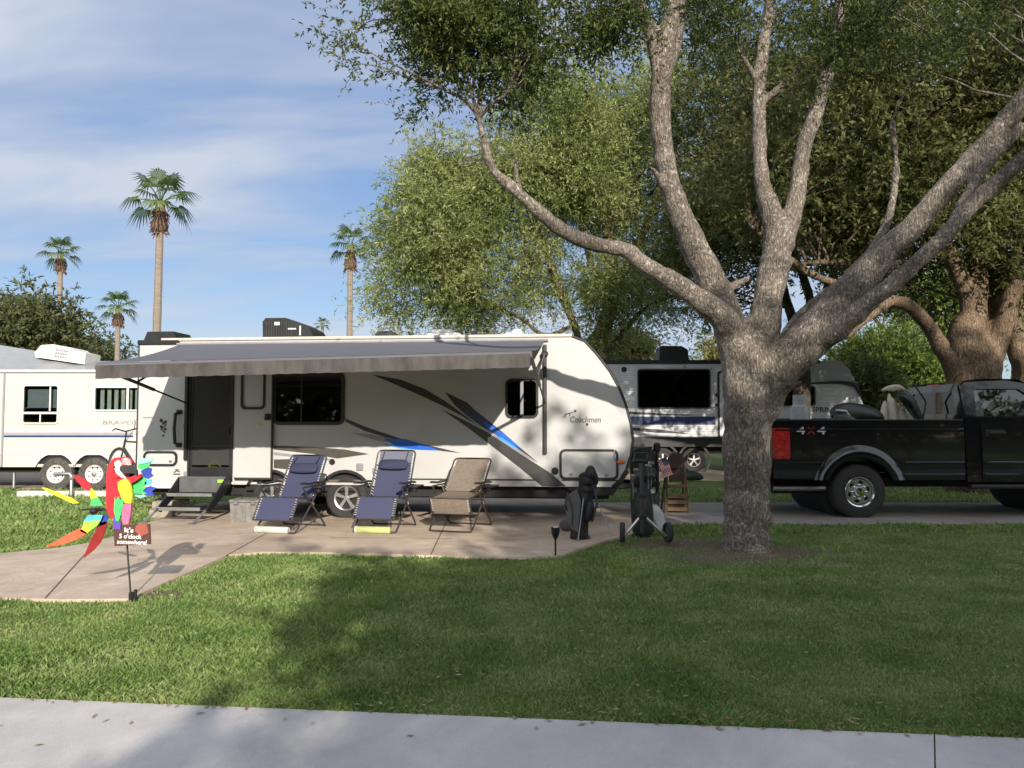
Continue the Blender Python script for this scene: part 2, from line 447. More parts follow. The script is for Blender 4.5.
M['seat'] = mat('grey_seat_cloth', (.16, .155, .15), .85)
M['tarp'] = mat('dark_tarp', (.022, .026, .024), .4, var=.3, scale=5, bump=.5, bscale=7)
M['tarpgreen'] = mat('grey_green_cloth', (.06, .085, .065), .55, var=.3)
M['canvas'] = mat('cream_canvas', (.62, .57, .42), .8, var=.1, bump=.4, bscale=12)
M['wood'] = mat('weathered_wood', (.21, .135, .075), .75, var=.25, scale=10, stretch=(6, 6, .6))
M['darkwood'] = mat('dark_wood', (.07, .045, .03), .75, var=.25)
M['bagblack'] = mat('black_nylon', (.014, .014, .016), .6, var=.25, bump=1.0, bscale=11)
M['baggrey'] = mat('grey_nylon', (.11, .11, .11), .7, var=.15)
M['baggreen'] = mat('dark_green_nylon', (.022, .035, .03), .65, var=.2, bump=.3, bscale=20)
M['block'] = mat('concrete_block', (.36, .31, .25), .9, var=.2, scale=12, bump=.5)
M['tankgrey'] = mat('pale_grey_paint', (.36, .38, .36), .45, var=.15, scale=9)
M['orange'] = mat('orange_red_nylon', (.85, .13, .06), .6, var=.13, scale=16)  # in these nylons the colour mottling stands in for fold shading
M['nred'] = mat('red_nylon', (.75, .02, .035), .6, var=.13, scale=16)
M['ndarkred'] = mat('dark_red_nylon', (.28, .012, .012), .6, var=.13, scale=16)
M['nyellow'] = mat('yellow_nylon', (.88, .78, .04), .6, var=.13, scale=16)
M['ngreen'] = mat('green_nylon', (.07, .55, .16), .6, var=.13, scale=16)
M['nlime'] = mat('lime_nylon', (.38, .75, .08), .6, var=.13, scale=16)
M['ncyan'] = mat('cyan_nylon', (.10, .52, .75), .6, var=.13, scale=16)
M['nblue'] = mat('blue_nylon', (.03, .06, .42), .6, var=.13, scale=16)
M['nteal'] = mat('pale_teal_nylon', (.30, .72, .58), .6, var=.13, scale=16)
M['npurple'] = mat('purple_nylon', (.13, .07, .42), .6, var=.13, scale=16)
M['npink'] = mat('pink_nylon', (.80, .16, .32), .6, var=.13, scale=16)
M['nwhite'] = mat('white_nylon', (.80, .78, .76), .6, var=.13, scale=16)
M['npalepink'] = mat('pale_pink_nylon', (.80, .38, .38), .6, var=.13, scale=16)
M['nbrown'] = mat('brown_sign', (.09, .036, .025), .6, var=.1)
M['nrust'] = mat('rust_red', (.36, .09, .06), .6, var=.1)
M['bark'] = bark_mat('oak_bark', (.115, .097, .082), (.34, .29, .24), (.55, .50, .44), 1.7, .56)
M['barktan'] = bark_mat('tan_bark', (.10, .07, .045), (.26, .19, .13), (.34, .28, .21), 1.1, .60)
M['barkdark'] = bark_mat('dark_bark', (.05, .042, .034), (.12, .10, .08), (.24, .22, .19), .7, .64)
M['palmbark'] = mat('palm_bark', (.27, .22, .18), .9, var=.2, scale=3, stretch=(1, 1, 14), bump=.5, bscale=20)
M['palmskirt'] = mat('dead_frond', (.17, .10, .07), .9, var=.3, scale=9, bump=.6, bscale=12)
M['leaf_oak'] = leaf_mat('live_oak_leaf', (.036, .062, .020), (.078, .112, .034), (.18, .205, .06), .42)
M['leaf_dark'] = leaf_mat('dark_oak_leaf', (.06, .075, .025), (.135, .152, .052), (.27, .275, .11), .5, .35)
M['leaf_olive'] = leaf_mat('olive_willow_leaf', (.13, .175, .05), (.29, .345, .12), (.54, .55, .27), .45, .55)
M['leaf_grey'] = leaf_mat('grey_green_leaf', (.055, .070, .03), (.12, .135, .055), (.22, .22, .10), .35, .25)
M['leaf_lime'] = leaf_mat('bright_green_leaf', (.09, .15, .03), (.19, .26, .055), (.34, .38, .10), .45, .3)
M['leaf_gold'] = leaf_mat('gold_green_leaf', (.14, .14, .04), (.28, .26, .09), (.40, .36, .15), .4, .3)
M['leaf_palm'] = leaf_mat('palm_leaf', (.06, .11, .04), (.115, .18, .06), (.22, .28, .10), .4, .4)

# ------------------------------------------------------------------ ground, paths
def concrete(name, c1, c2, stain, rough=.85, s=1.0, joints=None):
    m, nt, b = base_mat(name); L = nt.links; tcn = N(nt, 'ShaderNodeTexCoord')
    n1 = N(nt, 'ShaderNodeTexNoise', Scale=1.1 * s, Detail=8.0, Roughness=.65); L.new(tcn.outputs['Object'], n1.inputs['Vector'])
    rp = N(nt, 'ShaderNodeValToRGB'); e = rp.color_ramp.elements; e[0].color = (*c1, 1); e[0].position = .32; e[1].color = (*c2, 1); e[1].position = .68
    L.new(n1.outputs['Fac'], rp.inputs[0])
    n2 = N(nt, 'ShaderNodeTexNoise', Scale=.55 * s, Detail=9.0, Roughness=.75, Distortion=1.2); L.new(tcn.outputs['Object'], n2.inputs['Vector'])
    r2 = N(nt, 'ShaderNodeValToRGB'); r2.color_ramp.elements[0].position = .46; r2.color_ramp.elements[1].position = .66; r2.color_ramp.elements[1].color = (.75, .75, .75, 1)
    L.new(n2.outputs['Fac'], r2.inputs[0])
    mx = N(nt, 'ShaderNodeMix', data_type='RGBA'); L.new(r2.outputs[0], mx.inputs['Factor']); L.new(rp.outputs[0], mx.inputs[6]); mx.inputs[7].default_value = (*stain, 1)
    n3 = N(nt, 'ShaderNodeTexNoise', Scale=160.0, Detail=3.0); L.new(tcn.outputs['Object'], n3.inputs['Vector'])
    r3 = N(nt, 'ShaderNodeMapRange'); r3.inputs['To Min'].default_value = .78; r3.inputs['To Max'].default_value = 1.2; L.new(n3.outputs['Fac'], r3.inputs['Value'])
    m2 = N(nt, 'ShaderNodeMix', data_type='RGBA', blend_type='MULTIPLY'); m2.inputs['Factor'].default_value = 1
    L.new(mx.outputs[2], m2.inputs[6]); L.new(r3.outputs[0], m2.inputs[7])
    L.new(m2.outputs[2], b.inputs['Base Color']); b.inputs['Roughness'].default_value = rough; b.inputs['Specular IOR Level'].default_value = .25
    bp = N(nt, 'ShaderNodeBump', Strength=.35, Distance=.008); L.new(n3.outputs['Fac'], bp.inputs['Height']); L.new(bp.outputs[0], b.inputs['Normal'])
    return m
M['sidewalk'] = concrete('pale_concrete', (.44, .42, .405), (.62, .59, .555), (.37, .355, .34), s=.9)
M['patio'] = concrete('tan_concrete', (.47, .375, .285), (.66, .545, .43), (.34, .245, .185), s=1.3)
M['drive'] = concrete('grey_concrete', (.27, .24, .21), (.36, .325, .29), (.20, .175, .15), s=1.0)
M['gravel'] = concrete('tan_gravel', (.34, .27, .19), (.46, .38, .28), (.28, .23, .16), s=3.0)

M['jointfill'] = mat('joint_filler', (.13, .10, .08), .9)
TREE = gnd(747, 555)
def lawn_mat():
    m, nt, b = base_mat('lawn_soil_and_turf'); L = nt.links; tcn = N(nt, 'ShaderNodeTexCoord')
    n1 = N(nt, 'ShaderNodeTexNoise', Scale=.45, Detail=7.0, Roughness=.65); L.new(tcn.outputs['Object'], n1.inputs['Vector'])
    rp = N(nt, 'ShaderNodeValToRGB'); e = rp.color_ramp.elements; e[0].color = (.09, .13, .04, 1); e[0].position = .3; e[1].color = (.19, .23, .08, 1); e[1].position = .72
    L.new(n1.outputs['Fac'], rp.inputs[0])
    n2 = N(nt, 'ShaderNodeTexNoise', Scale=38.0, Detail=5.0, Roughness=.7); L.new(tcn.outputs['Object'], n2.inputs['Vector'])
    r3 = N(nt, 'ShaderNodeMapRange'); r3.inputs['To Min'].default_value = .4; r3.inputs['To Max'].default_value = 1.6; L.new(n2.outputs['Fac'], r3.inputs['Value'])
    m2 = N(nt, 'ShaderNodeMix', data_type='RGBA', blend_type='MULTIPLY'); m2.inputs['Factor'].default_value = 1; L.new(rp.outputs[0], m2.inputs[6]); L.new(r3.outputs[0], m2.inputs[7])
    # bare soil round the tree, along the patio edge and in a dry patch
    fac = None
    for cx, cy, rx, ry in BARE:
        mp_ = N(nt, 'ShaderNodeMapping'); mp_.inputs['Location'].default_value = (-cx / rx, -cy / ry, 0); mp_.inputs['Scale'].default_value = (1 / rx, 1 / ry, 1)
        L.new(tcn.outputs['Object'], mp_.inputs[0]); ln = N(nt, 'ShaderNodeVectorMath', operation='LENGTH'); L.new(mp_.outputs[0], ln.inputs[0])
        k = N(nt, 'ShaderNodeMath', operation='MULTIPLY_ADD'); k.inputs[1].default_value = 1.1; L.new(n1.outputs['Fac'], k.inputs[0]); L.new(ln.outputs['Value'], k.inputs[2])
        q = N(nt, 'ShaderNodeMapRange'); q.inputs['From Min'].default_value = 1.25; q.inputs['From Max'].default_value = 1.75; q.inputs['To Min'].default_value = 1; q.inputs['To Max'].default_value = 0; L.new(k.outputs[0], q.inputs['Value'])
        if fac is None: fac = q.outputs[0]
        else:
            mm = N(nt, 'ShaderNodeMath', operation='MAXIMUM'); L.new(fac, mm.inputs[0]); L.new(q.outputs[0], mm.inputs[1]); fac = mm.outputs[0]
    rs = N(nt, 'ShaderNodeValToRGB'); e = rs.color_ramp.elements; e[0].color = (.10, .078, .055, 1); e[0].position = .35; e[1].color = (.24, .20, .15, 1); e[1].position = .7; L.new(n2.outputs['Fac'], rs.inputs[0])
    mx = N(nt, 'ShaderNodeMix', data_type='RGBA'); L.new(fac, mx.inputs['Factor']); L.new(m2.outputs[2], mx.inputs[6]); L.new(rs.outputs[0], mx.inputs[7])
    L.new(mx.outputs[2], b.inputs['Base Color']); b.inputs['Roughness'].default_value = 1; b.inputs['Specular IOR Level'].default_value = .1
    bp = N(nt, 'ShaderNodeBump', Strength=.8, Distance=.03); L.new(n2.outputs['Fac'], bp.inputs['Height']); L.new(bp.outputs[0], b.inputs['Normal'])
    return m
def gp(u, v): p = gnd(u, v); return (p.x, p.y)
BARE = [(TREE.x + .05, TREE.y + .1, 1.15, .85), (*gp(690, 545), .9, .55), (*gp(152, 594), .35, .15)]
M['lawn'] = lawn_mat()
tag(MB().add([(-400, -60, 0), (400, -60, 0), (400, 900, 0), (-400, 900, 0)], [(0, 1, 2, 3)]).build('lawn', M['lawn'], recalc=False), kind='structure')

# concrete footpath in the foreground: slabs with open joints
e0, e1 = gp(0, 700), gp(1024, 741)
sdir = (Vector((*e1, 0)) - Vector((*e0, 0))).normalized(); snorm = Vector((sdir.y, -sdir.x, 0))
eo = Vector((*e0, 0)); jx = (Vector((*gp(933, 736), 0)) - eo).dot(sdir)
mb = MB()
SLAB = 5.2
jdir = Vector((*gp(933.5, 768), 0)) - Vector((*gp(933, 734), 0)); jdir *= 3.2 / jdir.dot(snorm)
for k in range(-7, 8):
    a0, a1 = jx + k * SLAB + .0035, jx + (k + 1) * SLAB - .0035
    q = [eo + sdir * a0, eo + sdir * a1, eo + sdir * a1 + jdir, eo + sdir * a0 + jdir]
    mb.prism([(p.x, p.y) for p in q], -.17, .014, mp=XY)
tag(mb.build('footpath', M['sidewalk']), kind='structure')
SIDE_POLY = [tuple((eo + sdir * a + snorm * b)[:2]) for a, b in ((-40, 0), (40, 0), (40, 3.2), (-40, 3.2))]

PATIO_PX = [(-260, 604), (0, 601), (60, 603), (130, 602), (140, 597), (228, 557.5), (262, 554.5), (330, 555), (430, 558), (520, 560), (560, 558), (585, 549), (605, 543), (630, 537), (655, 528)]
PATIO = [gp(*p) for p in PATIO_PX] + [gp(*p) for p in ((645, 510), (560, 500), (420, 498), (300, 500), (200, 505), (168, 514), (130, 534), (90, 545), (60, 550), (0, 556), (-260, 562))]
tag(MB().prism(PATIO, -.05, .03, mp=XY).build('patio', M['patio']), kind='structure')
for (pa, pb) in (((226, 558.5), (292, 521)), ((431, 557), (452, 512)), ((330, 540), (452, 541)), ((45, 602), (92, 549))):
    A_, B_ = gnd(*pa), gnd(*pb); d_ = (B_ - A_).normalized(); n_ = Vector((-d_.y, d_.x, 0)) * .007
    tag(MB().prism([tuple((A_ + n_)[:2]), tuple((B_ + n_)[:2]), tuple((B_ - n_)[:2]), tuple((A_ - n_)[:2])], .0, .033, mp=XY).build('patio_joint', M['jointfill']), kind='structure')
DRIVE = [gp(600, 528), gp(660, 526.5), gp(1024, 525), gp(1500, 524), (40, 11.3), (40, 14.1), gp(1024, 503.5), gp(600, 503.5)]
tag(MB().prism(DRIVE, -.05, .022, mp=XY).build('driveway', M['drive']), kind='structure')
tag(MB().prism([(1.0, 20.2), (60, 20.2), (60, 25.5), (1.0, 25.5)], -.05, .012, mp=XY).build('gravel_road', M['gravel']), kind='structure')
tag(MB().prism([(-60, 17.6), (-4, 17.6), (-4, 24), (-60, 24)], -.05, .012, mp=XY).build('gravel_pad', M['gravel']), kind='structure')

# ------------------------------------------------------------------ grass
def in_poly(x, y, P):
    ins = np.zeros(len(x), bool); n = len(P)
    for i in range(n):
        x0, y0 = P[i]; x1, y1 = P[(i + 1) % n]
        c = ((y0 > y) != (y1 > y)); t = np.where(c, (x1 - x0) * (y - y0) / ((y1 - y0) if y1 != y0 else 1e-9) + x0, 0)
        ins ^= c & (x < t)
    return ins
rng = np.random.default_rng(7)
def val_noise(x, y, s, seed):
    g = np.random.default_rng(seed).random((64, 64)); x = x * s; y = y * s
    xi, yi = np.floor(x).astype(int), np.floor(y).astype(int); fx, fy = x - xi, y - yi; fx = fx * fx * (3 - 2 * fx); fy = fy * fy * (3 - 2 * fy)
    a, b, c, d = g[xi % 64, yi % 64], g[(xi + 1) % 64, yi % 64], g[xi % 64, (yi + 1) % 64], g[(xi + 1) % 64, (yi + 1) % 64]
    return (a * (1 - fx) + b * fx) * (1 - fy) + (c * (1 - fx) + d * fx) * fy
def grass(name, n, y0, y1, xk, h, w, seed, xlim=None):
    r = np.random.default_rng(seed)
    y = 1 / (1 / y0 - r.random(n) * (1 / y0 - 1 / y1)); x = (r.random(n) * 2 - 1) * (xk * y + .8)
    keep = ~in_poly(x, y, SIDE_POLY) & ~in_poly(x, y, PATIO) & ~in_poly(x, y, DRIVE)
    for cx, cy, rx, ry in BARE:
        d = np.hypot((x - cx) / rx, (y - cy) / ry) + .9 * val_noise(x, y, 2.3, 5) - .3; keep &= ~((d < .95 + .5 * (r.random(n) - .5)) & (r.random(n) < .88))
    keep &= r.random(n) < .55 + .6 * val_noise(x, y, 1.4, 11)
    if xlim: keep &= (x > xlim[0]) & (x < xlim[1])
    x, y = x[keep], y[keep]; n = len(x)
    a = r.random(n) * 2 * PI; hh = h * (.5 + .9 * r.random(n)) * (.5 + 1.0 * val_noise(x, y, 1.1, 3)); ww = w * (.6 + .8 * r.random(n)) * np.clip(y / 5, .8, 2.2)
    la = r.random(n) * 2 * PI; ln = hh * (.25 + .9 * r.random(n))
    dx, dy = np.cos(a) * ww / 2, np.sin(a) * ww / 2; tx, ty = np.cos(la) * ln, np.sin(la) * ln; z0 = np.zeros(n) - .003
    V = np.stack([np.stack([x - dx, y - dy, z0], 1), np.stack([x + dx, y + dy, z0], 1), np.stack([x + dx * .7 + tx * .55, y + dy * .7 + ty * .55, hh * .75], 1), np.stack([x - dx * .2 + tx, y - dy * .2 + ty, hh], 1)], 1).reshape(-1, 3)
    return tag(arr_mesh(name, V, np.arange(n * 4).reshape(n, 4), M['blade']), kind='stuff')
M['blade'] = leaf_mat('grass_blade', (.13, .215, .055), (.225, .335, .095), (.42, .46, .20), .4, 1.7)
grass('clover', 70000, 3.55, 10.0, .80, .020, .020, 9)
grass('grass', 470000, 3.55, 12.2, .80, .027, .0065, 1)
grass('grass', 60000, 10.5, 17.5, .9, .05, .016, 2)
# leaf litter on the grass and along the path edge
r = np.random.default_rng(21); n = 1150
y = 1 / (1 / 3.6 - r.random(n) * (1 / 3.6 - 1 / 11)); x = (r.random(n) * 2 - 1) * (.75 * y + .5)
k = np.arange(n); e = k < 200
t = r.random(n) * 9 - 4.5; px_ = eo.x + sdir.x * (t + 4); py_ = eo.y + sdir.y * (t + 4)
x = np.where(e, px_ + (r.random(n) - .5) * .05, x); y = np.where(e, py_ + r.normal(0, .035, n) + .01, y)
sel = (~in_poly(x, y, PATIO) | (r.random(n) < .15)) & (~in_poly(x, y, SIDE_POLY) | (r.random(n) < .15) | (k < 200)); x, y = x[sel], y[sel]; n = len(x); k = k[sel]
a = r.random(n) * 2 * PI; Ls = .012 + .016 * r.random(n); Wd = Ls * .35
z = np.where(in_poly(x, y, SIDE_POLY), .018, .03 + .012 * r.random(n)); tl = (r.random((n, 4)) - .5) * .012
V = np.stack([np.stack([x + np.cos(a + q) * s, y + np.sin(a + q) * s, z + np.abs(tl[:, i])], 1) for i, (q, s) in enumerate(((0, Ls), (PI / 2, Wd), (PI, Ls), (-PI / 2, Wd)))], 1).reshape(-1, 3)
M['litter'] = leaf_mat('dead_leaf', (.16, .10, .05), (.30, .20, .10), (.46, .38, .22), .2, 1.0)
tag(arr_mesh('fallen_leaves', V, np.arange(n * 4).reshape(n, 4), M['litter']), kind='stuff')

# ------------------------------------------------------------------ wheels (axis along local y, outer face towards -y)
def wheel(parent, x, y, z, Rr, w, style, rimf=.62, name='wheel', tyre='rubber'):
    e = sub(name, parent, (x, y, z)); ri = Rr * rimf
    MB().lathe([(ri, -w / 2 + .012), (ri + .015, -w / 2), (Rr * .86, -w / 2 - .006), (Rr * .95, -w / 2 + .012), (Rr, -w / 2 + .045), (Rr, w / 2 - .045), (Rr * .95, w / 2 - .012), (ri, w / 2)], axis='y', n=36).build('tyre', M[tyre], e)
    if style == 'alloy':
        mb = MB(); mb.lathe([(ri, -w / 2 + .012), (ri - .006, -w / 2 + .0), (ri - .028, -w / 2 + .012), (ri - .034, -w / 2 + .07)], axis='y', n=32)
        mb.lathe([(.001, -w / 2 + .005), (.035, -w / 2 + .006), (.045, -w / 2 + .02), (.05, -w / 2 + .06)], axis='y', n=16)
        for k in range(5):
            a = PI / 2 + k * 2 * PI / 5
            for sg in (-1,):
                ca, sa = math.cos(a), math.sin(a); px_, pz_ = -sa, ca
                r0, r1, w0, w1 = .03, ri - .02, .019, .030
                P = [(ca * r0 + px_ * w0, sa * r0 + pz_ * w0), (ca * r1 + px_ * w1, sa * r1 + pz_ * w1), (ca * r1 - px_ * w1, sa * r1 - pz_ * w1), (ca * r0 - px_ * w0, sa * r0 - pz_ * w0)]
                P2 = [(p[0] * .62 + ca * (r0 + r1) / 2 * .38, p[1] * .62 + sa * (r0 + r1) / 2 * .38) for p in P]
                mb.prism(P, -w / 2 + .012, -w / 2 + .04, holes=[], mp=XZ)
        mb.build('rim', M['alu'], e)
        MB().lathe([(ri - .03, -w / 2 + .075), (.02, -w / 2 + .07)], axis='y', n=24).build('brake_drum', M['dark'], e)
    elif style == 'steelwhite':
        MB().lathe([(ri, -w / 2 + .015), (ri - .004, -w / 2 - .002), (ri - .025, -w / 2 + .014), (ri * .78, -w / 2 + .05), (ri * .5, -w / 2 + .035), (.001, -w / 2 + .03)], axis='y', n=32).build('rim', M['whitepaint'], e)
        mb = MB()
        for k in range(8):
            a = 2 * PI * k / 8; mb.lathe([(.012, -w / 2 + .036), (.012, -w / 2 + .012), (.001, -w / 2 + .008)], (ri * .36 * math.cos(a), 0, ri * .36 * math.sin(a)), 'y', 6)
        mb.lathe([(ri * .22, -w / 2 + .03), (ri * .2, -w / 2 - .02), (.001, -w / 2 - .03)], axis='y', n=14)
        mb.build('hub', M['steel'], e)
        mb = MB()
        for k in range(8):
            a = 2 * PI * (k + .5) / 8; mb.prism(circle(ri * .68 * math.cos(a), ri * .68 * math.sin(a), ri * .075, 10), -w / 2 + .034, -w / 2 + .05)
        mb.build('hand_hole', M['dark'], e)
    elif style == 'truck':
        MB().lathe([(ri, -w / 2 + .015), (ri - .004, -w / 2 - .004), (ri - .022, -w / 2 + .008), (ri * .84, -w / 2 + .045), (ri * .80, -w / 2 + .075)], axis='y', n=36).build('rim', M['chrome'], e)
        mb = MB(); holes = []
        for k in range(6):
            a = 2 * PI * k / 6 + .3; pts = []
            for t in np.linspace(0, 2 * PI, 12, endpoint=False):
                rr = ri * (.64 + .10 * math.sin(t)); aa = a + .27 * math.cos(t); pts.append((rr * math.cos(aa), rr * math.sin(aa)))
            holes.append(pts)
        mb.prism(circle(0, 0, ri * .83, 36), -w / 2 + .03, -w / 2 + .05, holes=holes); mb.build('wheel_disc', M['alu'], e)
        mb = MB(); mb.lathe([(ri * .34, -w / 2 + .032), (ri * .32, -w / 2 - .01), (ri * .25, -w / 2 - .035), (.001, -w / 2 - .04)], axis='y', n=20)
        for k in range(8):
            a = 2 * PI * k / 8; mb.lathe([(.013, -w / 2 + .032), (.013, -w / 2 + .005), (.001, -w / 2)], (ri * .45 * math.cos(a), 0, ri * .45 * math.sin(a)), 'y', 6)
        mb.build('hub', M['chrome'], e)
        MB().lathe([(ri * .8, -w / 2 + .085), (.02, -w / 2 + .08)], axis='y', n=24).build('brake_disc', M['dark'], e)
    return e

def inset_wall(P, outline, holes, y0, y1, name, m, parent):
    return MB().prism(outline, y0, y1, holes).build(name, m, parent)

def window_unit(parent, R4, r, fw, y, glass, frame='black', bars=(), name='window', bar_m=None, dep=.03):
    """R4: x0, z0, x1, z1 of the outer frame; glass pane and dividing bars are its sub-parts"""
    x0, z0, x1, z1 = R4; xc, zc = (x0 + x1) / 2, (z0 + z1) / 2; D = lambda p: (p[0] - xc, p[1] - zc)
    o = [D(p) for p in rrect(x0, z0, x1, z1, r)]; i = [D(p) for p in rrect(x0 + fw, z0 + fw, x1 - fw, z1 - fw, max(.01, r - fw))]
    f = MB().prism(o, -dep, .004, [i]).build(name, M[frame], parent, (xc, y, zc))
    MB().prism([(a * .998, b * .998) for a, b in grow(i, .002)], -dep * .45, -dep * .45 + .006).build('pane', M[glass], f)
    for (bx, bz, bw, bh) in bars: MB().box((bx - xc, -dep * .4, bz - zc), (bw, dep * .9, bh), .004).build('divider', M[bar_m or frame], f)
    return f

# ================================================================== the white travel trailer
TP = Plane(-5.97, 12.3, math.atan2(-.75, 7.82))
T = thing('travel_trailer', 'white travel trailer with black and blue swooshes under an open grey awning', 'travel trailer', TP.o, TP.rz)
tp = lambda u, v, dy=0.0: TP.px(u, v, dy)
WIDTH = 2.4
zroof = tp(300, 339)[1]; zbot = tp(420, 486)[1]; zR = zroof
xl = tp(138, 400)[0]
W1, W2 = tp(270, 500)[0], tp(345, 500)[0]; WR = .335; WZ = .335
dW = .40; dz = zbot - WZ; half = math.sqrt(max(.01, dW * dW - dz * dz))
def arch(cx, n=10):
    a0 = math.atan2(dz, half); return [(cx + dW * math.cos(PI - a0 - (PI - 2 * a0) * i / n), WZ + dW * math.sin(PI - a0 - (PI - 2 * a0) * i / n)) for i in range(n + 1)]
top = [tp(138, 342), tp(572, 337)]
front = [tp(*p) for p in ((585, 341), (597, 354), (610, 371), (619, 387), (626, 405), (631, 424), (633, 440), (631, 455), (626, 470), (620, 480), (612, 487))]
D0, D1 = tp(189, 400)[0], tp(234, 400)[0]; DZ1 = tp(200, 364)[1]; DZ0 = tp(200, 479)[1]
upper = [(xl, zbot + .03), (xl, zroof), (top[1][0], zroof)] + front
wall_outline = upper[1:] + [(p, q) for p, q in reversed(arch(W2))] + [(p, q) for p, q in reversed(arch(W1))] + [(D1, zbot), (D1, DZ1), (D0, DZ1), (D0, zbot), (xl, zbot)]
win = lambda a, b, c, d: (tp(a, d)[0], tp(a, d)[1], tp(c, d)[0], tp(a, b)[1])
MW = win(273, 373, 344.5, 425); SW = win(505.5, 379, 538.5, 418)
hole = lambda w, f=.02: rrect(w[0] + f, w[1] + f, w[2] - f, w[3] - f, .06)
MB().prism(wall_outline, 0, .05, [hole(MW), hole(SW)]).build('wall', M['white'], T)
# far wall with two real windows one can see daylight through
bw1 = (tp(316, 412, WIDTH)[0], tp(316, 412, WIDTH)[1], tp(343, 388, WIDTH)[0], tp(316, 387, WIDTH)[1]); bw2 = (tp(221, 413, WIDTH)[0], tp(221, 413, WIDTH)[1], tp(233, 390, WIDTH)[0], tp(221, 390, WIDTH)[1])
far_outline = upper[1:] + [(xl, zbot)]
MB().prism(far_outline, WIDTH - .05, WIDTH, [hole(bw1, 0), hole(bw2, 0)]).build('far_wall', M['white'], T)
for b in (bw1, bw2):
    f = MB().prism(rrect(*b, .05), WIDTH - .06, WIDTH + .02, [hole(b, .03)]).build('window', M['black'], T)
    MB().prism(rrect(b[0] + .02, b[1] + .02, b[2] - .02, b[3] - .02, .05), WIDTH - .01, WIDTH).build('pane', M['glassgrey'], f)
    MB().box(((b[0] * .4 + b[2] * .6), WIDTH - .02, (b[1] + b[3]) / 2), (.03, .03, b[3] - b[1])).build('divider', M['black'], f)
cx_, cz_ = (xl + front[6][0]) / 2, (zroof + zbot) / 2
inner = [(cx_ + (x - cx_) * .992, cz_ + (z - cz_) * .97) for x, z in far_outline]
MB().prism(far_outline, .05, WIDTH - .05, [inner]).build('shell', M['white'], T)
mb = MB()
mb.box(((xl + front[6][0]) / 2, 1.2, DZ0 - .02), (front[6][0] - xl - .6, WIDTH - .12, .04)); mb.box((D1 + .9, 1.45, 1.75), (.05, 1.7, 2.0)); mb.box((D0 - .35, 1.2, 1.75), (.05, 2.2, 2.0))
mb.box((tp(350, 400)[0] + .7, 1.2, 1.7), (.05, 2.25, 1.9)); mb.box((tp(300, 400)[0], .42, 1.15), (1.0, .6, .5), .04); mb.box((MW[0] + .35, .1, (MW[1] + MW[3]) / 2), (.5, .02, .7))
mb.build('interior', M['interior'], T)
# roof edge rails and the black cap trim
mb = MB(); mb.box(((top[0][0] + top[1][0]) / 2 + .2, -.012, zroof + .012), (top[1][0] - top[0][0] - .4, .03, .045), .006); mb.build('roof_rail', M['tan_roof'], T)
mb = MB(); mb.box((xl + .33, -.014, zroof - .03), (.7, .035, .075), .01); mb.build('rear_gutter', M['black'], T)
MB().tube([(x, -.008, z) for x, z in [(top[1][0], zroof)] + front], .020, 6).build('edge_trim', M['black'], T)
MB().tube([(x, -.008, z) for x, z in ((xl, zroof), (xl, zbot))], .012, 6).build('corner_trim', M['charcoal'], T)
mb = MB(); sx = tp(400, 479)
for a, b in ((tp(372, 479)[0], tp(540, 479)[0]), (tp(562, 480)[0], tp(621, 480)[0])): mb.box(((a + b) / 2, -.004, sx[1]), (b - a, .012, .022), .003)
mb.build('seam_trim', M['charcoal'], T)
# underbody: chassis rails, axle, dark skirt
mb = MB(); mb.box((cx_ - .1, 1.2, zbot - .09), (front[6][0] - xl - .5, WIDTH - .35, .2), .02)
for y in (.35, 2.05): mb.box((cx_, y, .42), (front[6][0] - xl - .9, .08, .18), .01)
for w in (W1, W2): mb.tube([(w, .2, WZ), (w, 2.2, WZ)], .04, 10)
mb.box(((W1 + W2) / 2, 1.2, .45), (1.9, 1.9, .25))
for w in (W1, W2): mb.box((w, .33, .62), (.86, .5, .36))
mb.build('chassis', M['dark'], T)
MB().prism([front[-2], front[-1], (front[-1][0] - .7, zbot + .004), (front[-1][0] - .5, zbot - .14), (front[-1][0] + .02, zbot - .12), (front[-3][0] + .05, front[-3][1] - .04)], .06, WIDTH - .06).build('front_apron', M['black'], T)
mb = MB(); x0, x1 = xl + .02, D0 - .03; mb.box(((x0 + x1) / 2, .0, zbot - .035), (x1 - x0, .06, .07), .012); mb.build('rear_bumper', M['offwhite'], T)
for cx in (W1, W2):
    A = arch(cx); O = [(cx + (x - cx) * 1.11, WZ + (z - WZ) * 1.11 if z > zbot + .002 else z) for x, z in A]
    O[0] = (A[0][0] - .035, zbot); O[-1] = (A[-1][0] + .035, zbot)
    MB().prism(A + O[::-1], -.018, .02).build('wheel_arch', M['black'], T)
    for y in (.16, 2.24): wheel(T, cx, y, WZ, WR, .2, 'alloy', .60)
# windows
w = window_unit(T, MW, .10, .05, 0, 'glassdark'); MB().box(((MW[0] * .6 + MW[2] * .4) - (MW[0] + MW[2]) / 2, -.01, 0), (.02, .02, MW[3] - MW[1] - .1)).build('divider', M['black'], w)
w = window_unit(T, SW, .09, .035, 0, 'glassdark'); MB().box((-.0, -.016, 0), (.05, .02, SW[3] - SW[1] - .07), .004).build('divider', M['greyvinyl'], w)
